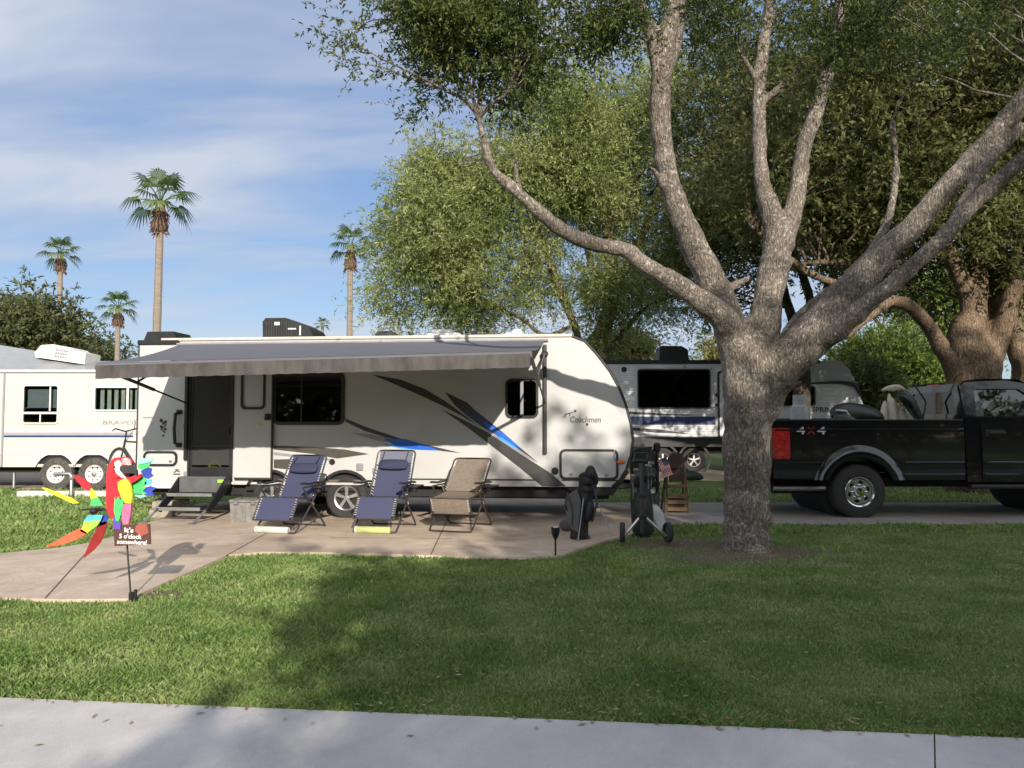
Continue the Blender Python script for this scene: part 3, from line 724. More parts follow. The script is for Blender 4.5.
# doorway with screen door, and the white door folded back against the wall
fr = MB(); a = .035
fr.prism([(D0, DZ0), (D1, DZ0), (D1, DZ1), (D0, DZ1)], -.02, .055, [[(D0 + a, DZ0 + a), (D1 - a, DZ0 + a), (D1 - a, DZ1 - a), (D0 + a, DZ1 - a)]])
fr.build('door_frame', M['black'], T)
sd = MB(); zm = tp(200, 446)[1]; zk = tp(200, 467)[1]; b = .03; X0, X1 = D0 + a, D1 - a
sd.prism([(X0, DZ0 + a), (X1, DZ0 + a), (X1, DZ1 - a), (X0, DZ1 - a)], .0, .02, [[(X0 + b, zm + .02), (X1 - b, zm + .02), (X1 - b, DZ1 - a - b), (X0 + b, DZ1 - a - b)], [(X0 + b, zk), (X1 - b, zk), (X1 - b, zm - .02), (X0 + b, zm - .02)]])
sd = sd.build('screen_door', M['black'], T)
MB().box(((X0 + X1) / 2, .012, (zk + DZ1) / 2), (X1 - X0 - .02, .004, DZ1 - zk - .06)).build('screen', M['screen'], sd)
MB().box((X1 - .03, -.015, zm + .25), (.03, .04, .1), .008).build('handle', M['black'], sd)
P0, P1 = tp(235.5, 400, -.06)[0], tp(272.5, 400, -.06)[0]; PZ0, PZ1 = tp(250, 478.5, -.06)[1], tp(250, 364, -.06)[1]
DW = (tp(241, 400, -.06)[0], tp(241, 409.5, -.06)[1], tp(265.5, 400, -.06)[0], tp(241, 371, -.06)[1])
dr = MB(); dr.prism([(P0, PZ0), (P1, PZ0), (P1, PZ1), (P0, PZ1)], -.062, -.022, [hole(DW, .02)]); dr = dr.build('door', M['white'], T)
f = MB().prism(rrect(*DW, .07), -.078, -.058, [hole(DW, .035)]).build('window', M['black'], dr); MB().prism(rrect(DW[0] + .02, DW[1] + .02, DW[2] - .02, DW[3] - .02, .06), -.05, -.045).build('pane', M['sidinggrey'], f)
hx, hz = tp(268, 417, -.06); mb = MB(); mb.box((hx, -.075, hz), (.10, .03, .10), .01); mb.box((hx, -.1, hz), (.03, .03, .07), .006); mb.build('door_latch', M['black'], dr)
hx, hz = tp(261, 425, -.06); MB().prism(circle(hx, hz, .026, 12), -.066, -.061).build('sticker', M['nlime'], dr)
mb = MB(); mb.box((P1 - .005, -.045, (PZ0 + PZ1) / 2), (.022, .05, PZ1 - PZ0), .004); mb.box(((P0 + P1) / 2, -.045, PZ0), (P1 - P0, .05, .03), .004); mb.build('edge_frame', M['charcoal'], dr)
# grab handle by the door
hx = tp(180, 400)[0]; z0, z1 = tp(180, 445)[1], tp(180, 412)[1]
mb = MB(); mb.tube([(hx, .0, z0), (hx - .02, -.09, z0 + .03), (hx - .03, -.10, (z0 + z1) / 2), (hx - .02, -.09, z1 - .03), (hx, .0, z1)], .026, 8); mb.box((hx, -.01, z0), (.1, .03, .07), .01); mb.box((hx, -.01, z1), (.1, .03, .07), .01); mb.build('grab_handle', M['black'], T)
for (u, v) in ((185.5, 426), (186, 474)):
    x, z = tp(u, v); MB().box((x, -.012, z), (.07, .03, .08), .012).build('catch', M['greyvinyl'], T)
# baggage hatches
for (a0, b0, a1, b1) in ((143.5, 451, 177.5, 466), (559.5, 449, 618.5, 479.5)):
    w4 = win(a0, b0, a1, b1); h = MB().prism(rrect(*w4, .085), -.02, .003, [rrect(w4[0] + .035, w4[1] + .035, w4[2] - .035, w4[3] - .035, .06)]).build('hatch', M['black'], T)
    MB().prism(rrect(w4[0] + .03, w4[1] + .03, w4[2] - .03, w4[3] - .03, .06), -.009, .002).build('hatch_door', M['white'], h)
    for t in (.2, .8): MB().box((w4[0] * (1 - t) + w4[2] * t, -.016, w4[1] + .075), (.05, .014, .03), .005).build('latch', M['steel'], h)
# small fittings
x, z = tp(618, 462); MB().box((x + .04, -.02, z), (.12, .04, .045), .012).build('marker_light', M['amber'], T)
x, z = tp(616.5, 455); MB().box((x - .03, -.012, z), (.018, .02, .16), .003).build('marker_wire', M['greyvinyl'], T)
x, z = tp(555, 471); MB().lathe([(.001, -.03), (.04, -.028), (.055, -.01), (.055, .0)], (x, 0, z), 'y', 14).build('shore_inlet', M['black'], T)
x, z = tp(360, 467); mb = MB(); mb.box((x, -.012, z), (.11, .024, .11), .012); mb.build('outlet_box', M['greyvinyl'], T)
x, z = tp(332, 462); MB().lathe([(.001, -.03), (.03, -.03), (.05, -.0)], (x, 0, z), 'y', 14).build('vent_cap', M['black'], T)
x, z = tp(378, 471); MB().box((x, -.012, z), (.17, .022, .09), .01).build('vent_louver', M['greyvinyl'], T)
x, z = tp(587, 424.5); MB().lathe([(.001, -.012), (.016, -.01), (.02, .0)], (x, 0, z), 'y', 10).build('lock', M['black'], T)
# painted swooshes
_dn = [0]
def decal(pts, m, name='decal'):
    _dn[0] += 1; y = -.003 - .0008 * (_dn[0] % 6)
    MB().prism([tp(*p) for p in pts], y, .001).build(name, M[m], T)
decal([(372, 374.5), (400, 379.5), (425, 389), (445, 401), (463, 414), (480, 427), (462, 416), (443, 406), (425, 397.5), (400, 386.5)], 'charcoal')
decal([(441, 409), (462, 419), (487, 432), (520, 453.5), (552, 474), (566, 486.3), (542, 486.3), (520, 468), (492, 446), (467, 427)], 'charcoal')
decal([(445, 392), (467, 402.5), (476, 411), (470, 415), (455, 405.5)], 'charcoal')
decal([(455, 405.5), (470, 415), (476, 411), (487, 419.5), (505, 434), (500, 437), (480, 425.5), (466, 415)], 'navy')
decal([(484, 421), (505, 434), (522, 449), (513, 445), (498, 435), (486, 427)], 'blue')
decal([(491, 433), (505, 441), (520, 451), (537, 462), (520, 455), (503, 444)], 'greyvinyl')
decal([(498, 434.5), (513, 444.5), (526, 453), (511, 446.5), (497, 437.5)], 'lightblue')
decal([(522, 449), (538, 462.5), (520, 450.5), (512, 444)], 'charcoal')
decal([(344.5, 418), (366, 427), (387, 434), (408, 441), (386, 437.5), (365, 431), (346, 422)], 'charcoal')
decal([(351, 433), (370, 434), (388, 438), (400, 443), (380, 441.5)], 'greyvinyl')
decal([(384, 438.5), (405, 439), (425, 445), (440, 450.5), (415, 449.5), (396, 446)], 'blue')
decal([(380, 442.5), (396, 446), (415, 449.5), (400, 448.5), (386, 445.5)], 'lightblue')
decal([(418, 443), (440, 448), (461, 453), (442, 451), (428, 447)], 'charcoal')
decal([(274, 445.5), (314, 447), (345, 449.5), (369, 454), (337, 458.5), (314, 454), (274, 449.5)], 'brownvinyl')
decal([(274, 459.5), (293, 459), (290, 469.5), (274, 468)], 'brownvinyl')
decal([(274, 452), (330, 459), (330, 460.5), (274, 455)], 'greyvinyl')
# maker's name with its galloping-horse stroke
x, z = tp(585.5, 419.5); lettering('lettering', 'Coachmen', M['charcoal'], T, x, -.004, z, .46, .092, shear=.15)
x, z = tp(566, 416)
mb = MB(); mb.tube([(x - .06, -.004, z - .03), (x, -.004, z + .03), (x + .07, -.004, z + .045), (x + .14, -.004, z + .07)], [.003, .007, .006, .002], 5); mb.tube([(x + .01, -.004, z + .02), (x - .02, -.004, z - .03)], .005, 5)
mb.tube([(x + .06, -.004, z + .04), (x + .05, -.004, z - .0)], .005, 5); mb.lathe([(.001, -.006), (.02, -.004), (.02, 0)], (x + .14, 0, z + .075), 'y', 8); mb.build('emblem', M['charcoal'], T)
# rear graphic and warning sticker
x, z = tp(163.5, 428); mb = MB()
for a, b, c in ((-.04, .12, .05), (.035, .1, .04), (-.035, .02, .045), (.03, -.02, .04), (-.01, .07, .03), (.0, -.12, .03)): mb.lathe([(.001, -.006), (c * .6, -.005), (c * .6, 0)], (x + a, 0, z + b), 'y', 9)
mb.tube([(x - .05, -.004, z + .14), (x + .04, -.004, z + .05), (x - .04, -.004, z - .02), (x + .03, -.004, z - .07)], .010, 5); mb.build('badge', M['charcoal'], T)
x, z = tp(177, 472.5); mb = MB(); mb.tube([(x - .05, -.004, z), (x, -.004, z + .03), (x + .05, -.004, z + .01)], .008, 5); mb.box((x, -.003, z - .025), (.11, .004, .018)); mb.tube([(x - .03, -.004, z + .04), (x + .03, -.004, z + .05)], .007, 5); mb.build('sticker', M['charcoal'], T)
x, z = tp(148, 417.5); MB().box((x, -.002, z), (.16, .004, .02)).build('sticker', M['greyvinyl'], T)
# awning
aw = sub('awning', T)
ra, rb = tp(181, 345), tp(545, 341); oa, ob = tp(98.5, 367, -2.42), tp(530.5, 355, -2.42)
rows = []
for i in range(9):
    t = i / 8; row = []
    for j in range(25):
        s_ = j / 24; xa = ra[0] + (rb[0] - ra[0]) * s_; za = ra[1] + (rb[1] - ra[1]) * s_; xb = oa[0] + (ob[0] - oa[0]) * s_; zb = oa[1] + (ob[1] - oa[1]) * s_ + .055
        row.append((xa + (xb - xa) * t, -.03 - 2.39 * t, za + (zb - za) * t - .05 * math.sin(PI * t) * (1 + .25 * math.sin(9 * s_))))
    rows.append(row)
MB().sheet(rows, .004).build('fabric', M['awning'], aw)
MB().tube([(oa[0] - .02, -2.42, oa[1]), (ob[0] + .02, -2.42, ob[1])], .052, 14).build('roller', M['awning'], aw)
rows = []
for i in range(4):
    row = []
    for j in range(90):
        s_ = j / 89; drop = (.17 + .004 * math.sin(j * 1.9)) * i / 3
        row.append((oa[0] + (ob[0] - oa[0]) * s_, -2.475 + .012 * math.sin(j * .9) * i / 3, oa[1] + (ob[1] - oa[1]) * s_ + .015 - drop))
    rows.append(row)
MB().sheet(rows, .003).build('valance', M['valance'], aw)
MB().tube([(ra[0] - .05, -.03, ra[1] + .01), (rb[0] + .05, -.03, rb[1] + .01)], .022, 8).build('wall_rail', M['greyvinyl'], aw)
for (u, oe, mcol, vb) in ((186.5, oa, 'black', 460), (545.2, ob, 'charcoal', 454)):
    x, z0 = tp(u, vb); z1 = tp(u, 345)[1]
    ar = MB(); ar.box((x, -.03, (z0 + z1) / 2), (.055, .06, z1 - z0), .01); ar = ar.build('arm_track', M[mcol], aw)
    zm_ = tp(u, 403)[1]; e = Vector((oe[0], -2.42, oe[1])); s0 = Vector((x, -.05, zm_)); k = s0 + (e - s0) * .42
    mb = MB(); mb.tube([s0, k], .014, 8); mb.build('gas_strut', M['black'], aw)
    mb = MB(); mb.tube([k, e], .026, 8); mb.build('arm', M[mcol], aw)
    mb = MB(); mb.tube([(x, -.05, z1 - .12), s0 + (e - s0) * .62], .016, 8); mb.build('brace', M[mcol], aw)
    mb = MB(); mb.box((x + .0, -.07, z1 - .14), (.10, .09, .07), .015); mb.build('bracket', M['black'], aw)
# on the roof
def bx(u0, v0, u1, v1, dy): a = tp(u0, v1, dy); b = tp(u1, v0, dy); return a[0], a[1], b[0], b[1]
x0, z0, x1, z1 = bx(266, 318.5, 320, 339, .9); z0 = zR + .01
prof = [(x0 + .01, z0), (x0, z1 - .06), (x0 + .05, z1), (x0 + .42 * (x1 - x0), z1), (x0 + .65 * (x1 - x0), z1 - .07), (x0 + .85 * (x1 - x0), z1 - .17), (x1, z0 + .04), (x1, z0)]
ac = MB().prism(prof, .75, 1.5).build('air_conditioner', M['black'], T)
mb = MB()
for k in range(11): mb.box((x0 + .08 + k * .043, .742, (z0 + z1) / 2 + .02), (.012, .02, (z1 - z0) * .62), .002)
mb.build('grille', M['gunmetal'], ac)
for c_, d_ in (((x0 + .26, .733, z1 - .1), (.09, .008, .055)), ((x0 + .52, .733, z1 - .19), (.14, .008, .025)), ((x0 + .66, .737, z1 - .22), (.025, .01, .16))): MB().box(c_, d_).build('badge', M['sidinggrey'], ac)
x0, z0, x1, z1 = bx(146, 332, 181, 341, .5); z0 = zR; MB().prism([(x0, z0), (x0 + .08, z1), (x1 - .08, z1), (x1, z0)], .4, .95).build('roof_vent', M['black'], T)
x0, z0, x1, z1 = bx(377, 331.5, 397, 338, .6); z0 = zR; MB().prism([(x0, z0), (x0, z1 - .05), (x0 + .06, z1), (x1 - .07, z1), (x1, z1 - .06), (x1, z0)], .5, .8).build('roof_vent', M['charcoal'], T)
for (u0, v0, u1) in ((416, 333, 461), (504, 333, 524)):
    x0, z0, x1, z1 = bx(u0, v0, u1, 338, .9); z0 = zR; mb = MB(); mb.box(((x0 + x1) / 2, 1.1, (z0 + z1) / 2), (x1 - x0, .5, z1 - z0 + .01), .03)
    mb.box(((x0 + x1) / 2 + .05, 1.1, z1 + .03), ((x1 - x0) * .5, .4, .08), .03); mb.build('roof_vent', M['offwhite'], T)
x, z = tp(474, 335, .8); mb = MB(); mb.tube([(x, .8, zR), (x, .8, z + .03)], .012, 6); mb.box((x, .8, z + .03), (.1, .08, .05), .01); mb.build('antenna', M['black'], T)
# folding entry steps
st = sub('entry_steps', T)
def stp(u, v, dy): a = tp(u, v, dy); return (a[0], dy, a[1])
sx0, sx1 = D0 - .02, D1 + .0
for k, (dy, z) in enumerate(((-.12, .62), (-.36, .42), (-.60, .235))):
    if k: MB().box(((sx0 + sx1) / 2 - .06 * k, dy, z), (sx1 - sx0 - .04, .27, .035), .01).build('tread', M['trucktrim'], st); MB().box(((sx0 + sx1) / 2 - .06 * k, dy - .14, z - .006), (sx1 - sx0 - .04, .02, .05), .006).build('nosing', M['alu'], st)
MB().box(((sx0 + sx1) / 2 - .02, -.17, .55), (sx1 - sx0 - .02, .02, .24)).build('riser', M['baggrey'], st)
for x in (sx0, sx1):
    MB().prism([(-.02, .66), (-.16, .66), (-.78, .22), (-.66, .17), (-.02, .52)], -.012, .012, mp=YZ).build('side_rail', M['black'], st, (x - .03, 0, 0))
    mb = MB(); mb.tube([(x - .06, -.60, .26), (x - .18, -.88, .03)], .02, 8); mb.box((x - .19, -.89, .035), (.1, .09, .02), .006); mb.build('leg', M['steel'], st)
x, z = (D1 - .1), .60; MB().box((x, -.185, z), (.11, .006, .05), .003).build('sticker', M['nlime'], st)
# tongue, jack, gas bottles under a cover
fx = front[6][0]
tg = MB()
for y in (.55, 1.85): tg.tube([(fx - .4, y, .5), (fx + .35, 1.2, .5)], .05, 6)
tg.box((fx + .42, 1.2, .5), (.16, .1, .1), .02); tg.build('tongue', M['black'], T)
MB().prism(rrect(fx + .04, .5, fx + .40, 1.1, .12), .85, 1.55).build('bottle_cover', M['black'], T)
mb = MB(); mb.tube([(fx + .46, 1.2, .03), (fx + .46, 1.2, 1.1)], .03, 10); mb.box((fx + .46, 1.2, 1.1), (.11, .11, .16), .03); mb.lathe([(.1, .032), (.1, .05), (.05, .06)], (fx + .46, 1.2, 0), 'z', 12); mb.build('tongue_jack', M['black'], T)
for x in (xl + .55, fx - .55):
    mb = MB(); mb.tube([(x, .3, .5), (x - .25, .28, .04)], .03, 6); mb.box((x - .26, .28, .045), (.18, .15, .03), .005); mb.build('stabiliser', M['dark'], T)
# bicycle rack across the back
def tloc(x, y, z): v = Vector((x, y, 0)) - TP.o; return (v.dot(TP.t), v.dot(TP.n), z)
b0, b1 = tloc(-6.95, 14.0, .38), tloc(-6.19, 12.92, .38)
mb = MB(); mb.tube([(xl + .3, 1.15, .5), (xl - .2, 1.15, .45), ((b0[0] + b1[0]) / 2, (b0[1] + b1[1]) / 2, .36)], .04, 6); mb.tube([b0, b1], .03, 6); mb.tube([((b0[0] + b1[0]) / 2 + .08, (b0[1] + b1[1]) / 2 + .06, .38), ((b0[0] + b1[0]) / 2 + .08, (b0[1] + b1[1]) / 2 + .06, 1.15)], .025, 6); mb.build('bike_rack', M['black'], T)

# ================================================================== the older cream trailer on the left
LP = Plane(-12.6, 17.3, 0.0); lp = lambda u, v, dy=0.0: LP.px(u, v, dy)
LT = thing('travel_trailer', 'older cream trailer with two white steel wheels and a sloping grey roof', 'travel trailer', LP.o)
zt, zb = lp(60, 371)[1], lp(60, 467)[1]; xa, xb = lp(-150, 400)[0], lp(172, 400)[0]
c1, c2 = lp(54.5, 475)[0], lp(93, 475)[0]; cz = .355
def arch2(cx, r=.46, z=zb, n=10):
    dz_ = z - cz; hf = math.sqrt(r * r - dz_ * dz_); a0 = math.atan2(dz_, hf); return [(cx + r * math.cos(PI - a0 - (PI - 2 * a0) * i / n), cz + r * math.sin(PI - a0 - (PI - 2 * a0) * i / n)) for i in range(n + 1)]
o = [(xa, zb), (xa, zt), (xb, zt), (xb, zb)] + arch2(c2)[::-1] + arch2(c1)[::-1]
def pw(u0, v0, u1, v1): a = lp(u0, v1); b = lp(u1, v0); return (a[0], a[1], b[0], b[1])
w1, w2 = pw(22, 384.5, 60, 424), pw(94, 386.5, 152, 411)
h_ = lambda w, f=.02: rrect(w[0] + f, w[1] + f, w[2] - f, w[3] - f, .05)
MB().prism(o, 0, .05, [h_(w1), h_(w2)]).build('wall', M['cream'], LT)
MB().prism([(xa, zb), (xa, zt), (xb, zt), (xb, zb)], 2.35, 2.4).build('far_wall', M['cream'], LT)
mb = MB(); mb.box((xa + .03, 1.2, (zb + zt) / 2), (.06, 2.3, zt - zb)); mb.box((xb - .03, 1.2, (zb + zt) / 2), (.06, 2.3, zt - zb)); mb.box(((xa + xb) / 2, 1.2, zb + .03), (xb - xa - .1, 2.3, .06)); mb.build('end_wall', M['cream'], LT)
zr0, zr1 = lp(0, 345, 1.1)[1], lp(97, 361, 1.1)[1]; xr0, xr1 = lp(0, 345, 1.1)[0], lp(97, 361, 1.1)[0]
sl = (zr1 - zr0) / (xr1 - xr0)
zrid = lambda x: min(zr0 + .05, zr0 + sl * (x - xr0)) if x < xr1 else zr1
xs = [xa, xr0 - 1.5, xr0, (xr0 + xr1) / 2, xr1, xb]
rows = [[(x, -.03, zt + .01) for x in xs], [(x, 1.1, zrid(x)) for x in xs], [(x, 2.43, zt + .01) for x in xs]]
MB().sheet(rows, .05).build('roof', M['capgrey'], LT)
mb = MB()
for x in (xa + .04, xb - .04): mb.prism([(.03, zt), (1.1, zrid(x) - .06), (2.37, zt)], x - .03, x + .03, mp=YZ)
mb.build('gable', M['cream'], LT)
mb = MB(); mb.box(((xa + xb) / 2, -.02, zt + .0), (xb - xa, .05, .06), .01); mb.build('roof_rail', M['sidinggrey'], LT)
x = lp(4, 400)[0]; MB().box((x, -.012, (zt + zb) / 2), (.04, .03, zt - zb), .006).build('seam_trim', M['greyvinyl'], LT)
za = lp(60, 458)[1]; MB().box(((xa + xb) / 2, -.006, lp(60, 454.5)[1]), (xb - xa, .014, .02)).build('seam_trim', M['sidinggrey'], LT)
f = window_unit(LT, w1, .08, .035, 0, 'glass', 'offwhite'); zc_ = (w1[1] + w1[3]) / 2
z_ = lp(40, 413)[1] - zc_; MB().box((0, -.016, z_), (w1[2] - w1[0] - .06, .03, .05), .005).build('divider', M['offwhite'], f); MB().box((.21, -.012, .12), (.03, .02, .55)).build('divider', M['offwhite'], f); MB().box((.0, -.012, -.33), (.025, .02, .22)).build('divider', M['offwhite'], f)
f = window_unit(LT, w2, .06, .03, 0, 'glass', 'offwhite'); MB().box((lp(128, 400)[0] - (w2[0] + w2[2]) / 2, -.016, 0), (.05, .03, w2[3] - w2[1] - .05), .005).build('divider', M['offwhite'], f)
mb = MB(); mb.box(((w1[0] + w1[2]) / 2 - .05, .14, (w1[1] + w1[3]) / 2 + .13), (w1[2] - w1[0] - .16, .02, .42)); mb.build('blind', M['ncyan'] if 0 else M['lavender'], LT)
for u in range(100, 146, 7): x = lp(u, 400)[0]; MB().box((x, .10, (w2[1] + w2[3]) / 2), (.09, .02, w2[3] - w2[1] - .04), .008).build('curtain', M['offwhite'], LT)
for (v0, v1, mk) in ((429.5, 431.5, 'sidinggrey'), (432.5, 434.8, 'lavender'), (435.3, 437.2, 'navy')):
    z0, z1 = lp(60, v1)[1], lp(60, v0)[1]; X0, X1 = lp(4, 400)[0] + .03, lp(134, 400)[0]; MB().box(((X0 + X1) / 2, -.004, (z0 + z1) / 2), (X1 - X0, .01, z1 - z0), .002).build('stripe', M[mk], LT)
x0, z0 = lp(105, 424); x1, z1 = lp(136, 421); lettering('lettering', 'BRAVO', M['greyvinyl'], LT, (x0 + x1) / 2 - .05, -.006, (z0 + z1) / 2, .68, .09, bold=.01)
for c in (c1, c2):
    A = arch2(c); O = [(c + (x - c) * 1.06, cz + (z - cz) * 1.06 if z > zb + .002 else z) for x, z in A]
    MB().prism(A + O[::-1], -.015, .02).build('wheel_arch', M['sidinggrey'], LT)
    for y in (.15, 2.25): wheel(LT, c, y, cz, .375, .22, 'steelwhite', .55, tyre='dustyrubber')
mb = MB()
for y in (.3, 2.1): mb.box(((xa + xb) / 2, y, .48), (xb - xa - .4, .08, .2))
for c in (c1, c2): mb.tube([(c, .15, cz), (c, 2.25, cz)], .05, 8); mb.box((c, .35, .7), (.95, .55, .4))
mb.box(((xa + xb) / 2, 1.3, .6), (xb - xa - .6, 1.8, .12)); mb.build('chassis', M['dark'], LT)
# rooftop air conditioner, following the slope
e = sub('air_conditioner', LT, (*[lp(66.5, 360, .9)[0], .9], zrid(lp(66.5, 360, 1.1)[0]) - .16), (0, -math.atan(sl), 0))
MB().prism([(-.56, 0), (-.60, .10), (-.48, .30), (-.2, .36), (.25, .34), (.30, .30), (.58, .28), (.60, .02)], -.3, .35).build('cover', M['offwhite'], e)
mb = MB()
for k in range(5):
    for j in range(3): mb.box((.0 + k * .06 - .1, -.305, .10 + j * .075), (.045, .014, .05), .003)
mb.build('grille', M['greyvinyl'], e)
mb = MB()
for k in range(9): mb.box((.345 + k * .026, -.305, .15), (.01, .014, .22))
mb.build('fin', M['sidinggrey'], e)
mb = MB(); mb.tube([(.0, .3, .5), (.0, .3, .03)], .03, 8); mb.box((0, .3, .03), (.2, .2, .03), .01); mb.build('stabiliser', M['steel'], LT, (lp(8, 400)[0], 0, 0))

# ================================================================== the grey and black trailer behind the tree
DP = Plane(2.75, 23.6, 0.0); dp = lambda u, v, dy=0.0: DP.px(u, v, dy)
DT = thing('travel_trailer', 'grey trailer with corrugated siding and navy stripe behind the big oak', 'travel trailer', DP.o)
zt, zb, zs = dp(650, 362)[1], dp(650, 447)[1], dp(650, 437)[1]; xa = dp(598, 400)[0]
noseU = [dp(*p) for p in ((818, 361), (840, 361), (849, 370), (855, 383))]; noseL = [dp(*p) for p in ((855, 384), (860, 396), (864, 407), (866, 420), (864, 434), (858, 447))]
ol = [(xa, zb), (xa, zt)] + noseU + noseL
wA, wB = [(dp(a, d)[0], dp(a, d)[1], dp(c, b)[0], dp(c, b)[1]) for a, b, c, d in ((637.5, 369, 710, 408.5), (777, 386, 815, 406))]
MB().prism(ol, 0, .06, [h_(wA, .03), h_(wB, .03)]).build('wall', M['sidinggrey'], DT)
MB().prism(ol, 2.34, 2.4).build('far_wall', M['sidinggrey'], DT)
ccx, ccz = (xa + noseL[0][0]) / 2, (zt + zb) / 2; MB().prism(ol, .06, 2.34, [[(ccx + (x - ccx) * .985, ccz + (z - ccz) * .96) for x, z in ol]]).build('shell', M['sidinggrey'], DT)
capz = dp(820, 383.5)[1]; q0 = dp(806, 383.5)[0]
MB().prism([(q0, capz), (dp(815, 362)[0], zt - .01)] + [(x + .012, z) for x, z in noseU], -.03, 2.43).build('front_cap', M['capgrey'], DT)
mb = MB(); mb.tube([(q0, -.035, capz), (dp(840, 381)[0], -.035, capz + .04), (noseL[0][0], -.035, capz - .03), (noseL[1][0] + .01, -.035, noseL[1][1])], [.02, .05, .09, .03], 6); mb.build('cap_trim', M['black'], DT)
mb = MB(); mb.box(((xa + dp(820, 362)[0]) / 2, -.02, zt + .0), (dp(820, 362)[0] - xa, .06, .12), .02); mb.build('roof_rail', M['black'], DT)
# corrugated siding: thin horizontal ribs between window band and stripe
mb = MB(); xe = dp(803, 400)[0]; z = zs + .03
zwin0, zwin1 = wA[1] - .03, wA[3] + .03
while z < zt - .12:
    for a, b in ((xa, wA[0] - .06), (wA[2] + .06, dp(715, 400)[0]), (dp(757, 400)[0], dp(774, 400)[0])) if zwin0 < z < zwin1 else ((xa, dp(715, 400)[0]), (dp(757, 400)[0], dp(774, 400)[0])):
        mb.box(((a + b) / 2, -.004, z), (b - a, .016, .035), .006)
    z += .075
mb.build('siding_rib', M['sidinggrey'], DT)
for wv in (wA, wB): window_unit(DT, wv, .08, .04, -.012, 'glassdark')
mb = MB(); mb.box(((wA[0] + wA[2]) / 2, .8, (wA[1] + wA[3]) / 2), (3.4, .04, 1.6)); mb.box(((wB[0] + wB[2]) / 2, .8, 1.9), (2.0, .04, 1.6)); mb.build('interior', M['interior'], DT)
zt2, zb2 = dp(650, 416.5)[1], dp(650, 424.5)[1]; d718 = dp(715, 400)[0]
MB().box(((xa + d718) / 2, -.014, (zt2 + zb2) / 2), (d718 - xa, .02, zt2 - zb2), .003).build('stripe', M['navy'], DT)
MB().box(((dp(757, 400)[0] + dp(846, 400)[0]) / 2, -.014, dp(650, 421)[1]), (dp(846, 400)[0] - dp(757, 400)[0], .02, .16), .003).build('stripe', M['navy'], DT)
mb = MB(); mb.prism([dp(*p) for p in ((606, 408), (635, 412), (700, 415.5), (660, 415), (630, 414), (606, 411))], -.02, -.010); mb.build('decal', M['charcoal'], DT)
mb = MB(); mb.prism([dp(*p) for p in ((606, 426), (640, 428), (665, 430), (690, 434), (655, 432.5), (630, 430), (606, 429))], -.02, -.010); mb.build('decal', M['charcoal'], DT)
mb = MB()
for v, u0, u1 in ((389, 823, 831), (394, 824, 838), (398.5, 823, 833), (401.5, 820, 834)): x0, z_ = dp(u0, v); x1 = dp(u1, v)[0]; mb.box(((x0 + x1) / 2, -.004, z_), (x1 - x0, .012, .055), .003)
mb.build('decal', M['offwhite'], DT)
x0, z_ = dp(812, 409.5); lettering('lettering', 'SPRINGDALE', M['charcoal'], DT, x0 + .68, -.008, z_, 1.36, .15, bold=.012)
dd = (dp(718, 441)[0], zs - .1, dp(752, 372)[0], dp(718, 371)[1])
f = MB().prism(rrect(*dd, .1), -.03, .002, [rrect(dd[0] + .06, dd[1] + .06, dd[2] - .06, dd[3] - .06, .07)]).build('door_frame', M['black'], DT)
dr = MB().prism(rrect(dd[0] + .05, dd[1] + .05, dd[2] - .05, dd[3] - .05, .07), -.018, .001).build('door', M['sidinggrey'], DT)
for v in (395, 405): MB().box((dd[0] - .03, -.04, dp(718, v)[1]), (.08, .05, .1), .01).build('hinge', M['black'], dr)
x, z_ = dp(624, 369.5); MB().lathe([(.001, -.03), (.08, -.028), (.09, .0)], (x, 0, z_), 'y', 14).build('vent_cap', M['black'], DT)
MB().box((xa + .14, -.02, (zs + zt) / 2), (.06, .05, zt - zs), .01).build('corner_trim', M['black'], DT)
MB().box(((xa + dp(850, 440)[0]) / 2, -.015, (zs + zb) / 2), (dp(850, 440)[0] - xa, .05, zs - zb), .01).build('skirt', M['black'], DT)
for c in (dp(694, 459)[0], dp(694, 459)[0] - .95):
    MB().prism(circle(c, .38, .5, 24), -.025, .012, [circle(c, .38, .44, 24)]).build('wheel_arch', M['black'], DT)
    for y in (.12, 2.28): wheel(DT, c, y, .37, .37, .22, 'alloy', .58)
mb = MB()
for y in (.4, 2.0): mb.box(((xa + noseL[0][0]) / 2, y, zb - .1), (noseL[0][0] - xa - .4, .1, .22))
mb.tube([(noseL[0][0] - .3, 1.2, .5), (noseL[0][0] + 1.2, 1.2, .5)], .06, 8); mb.box((dp(735, 455)[0], .25, .33), (.5, .4, .3), .03); mb.build('chassis', M['dark'], DT)
x0, x1, z1 = dp(658.5, 360, .9)[0], dp(689, 360, .9)[0], dp(660, 346, .9)[1]
MB().prism([(x0, zt), (x0 + .03, z1 - .06), (x0 + .1, z1), (x1 - .25, z1 - .01), (x1 - .06, z1 - .12), (x1, zt)], .8, 1.5).build('air_conditioner', M['black'], DT)
mb = MB(); mb.box((dp(770, 350, .9)[0], 1.2, zt + .1), (.5, .4, .16), .04); mb.build('roof_vent', M['offwhite'], DT)

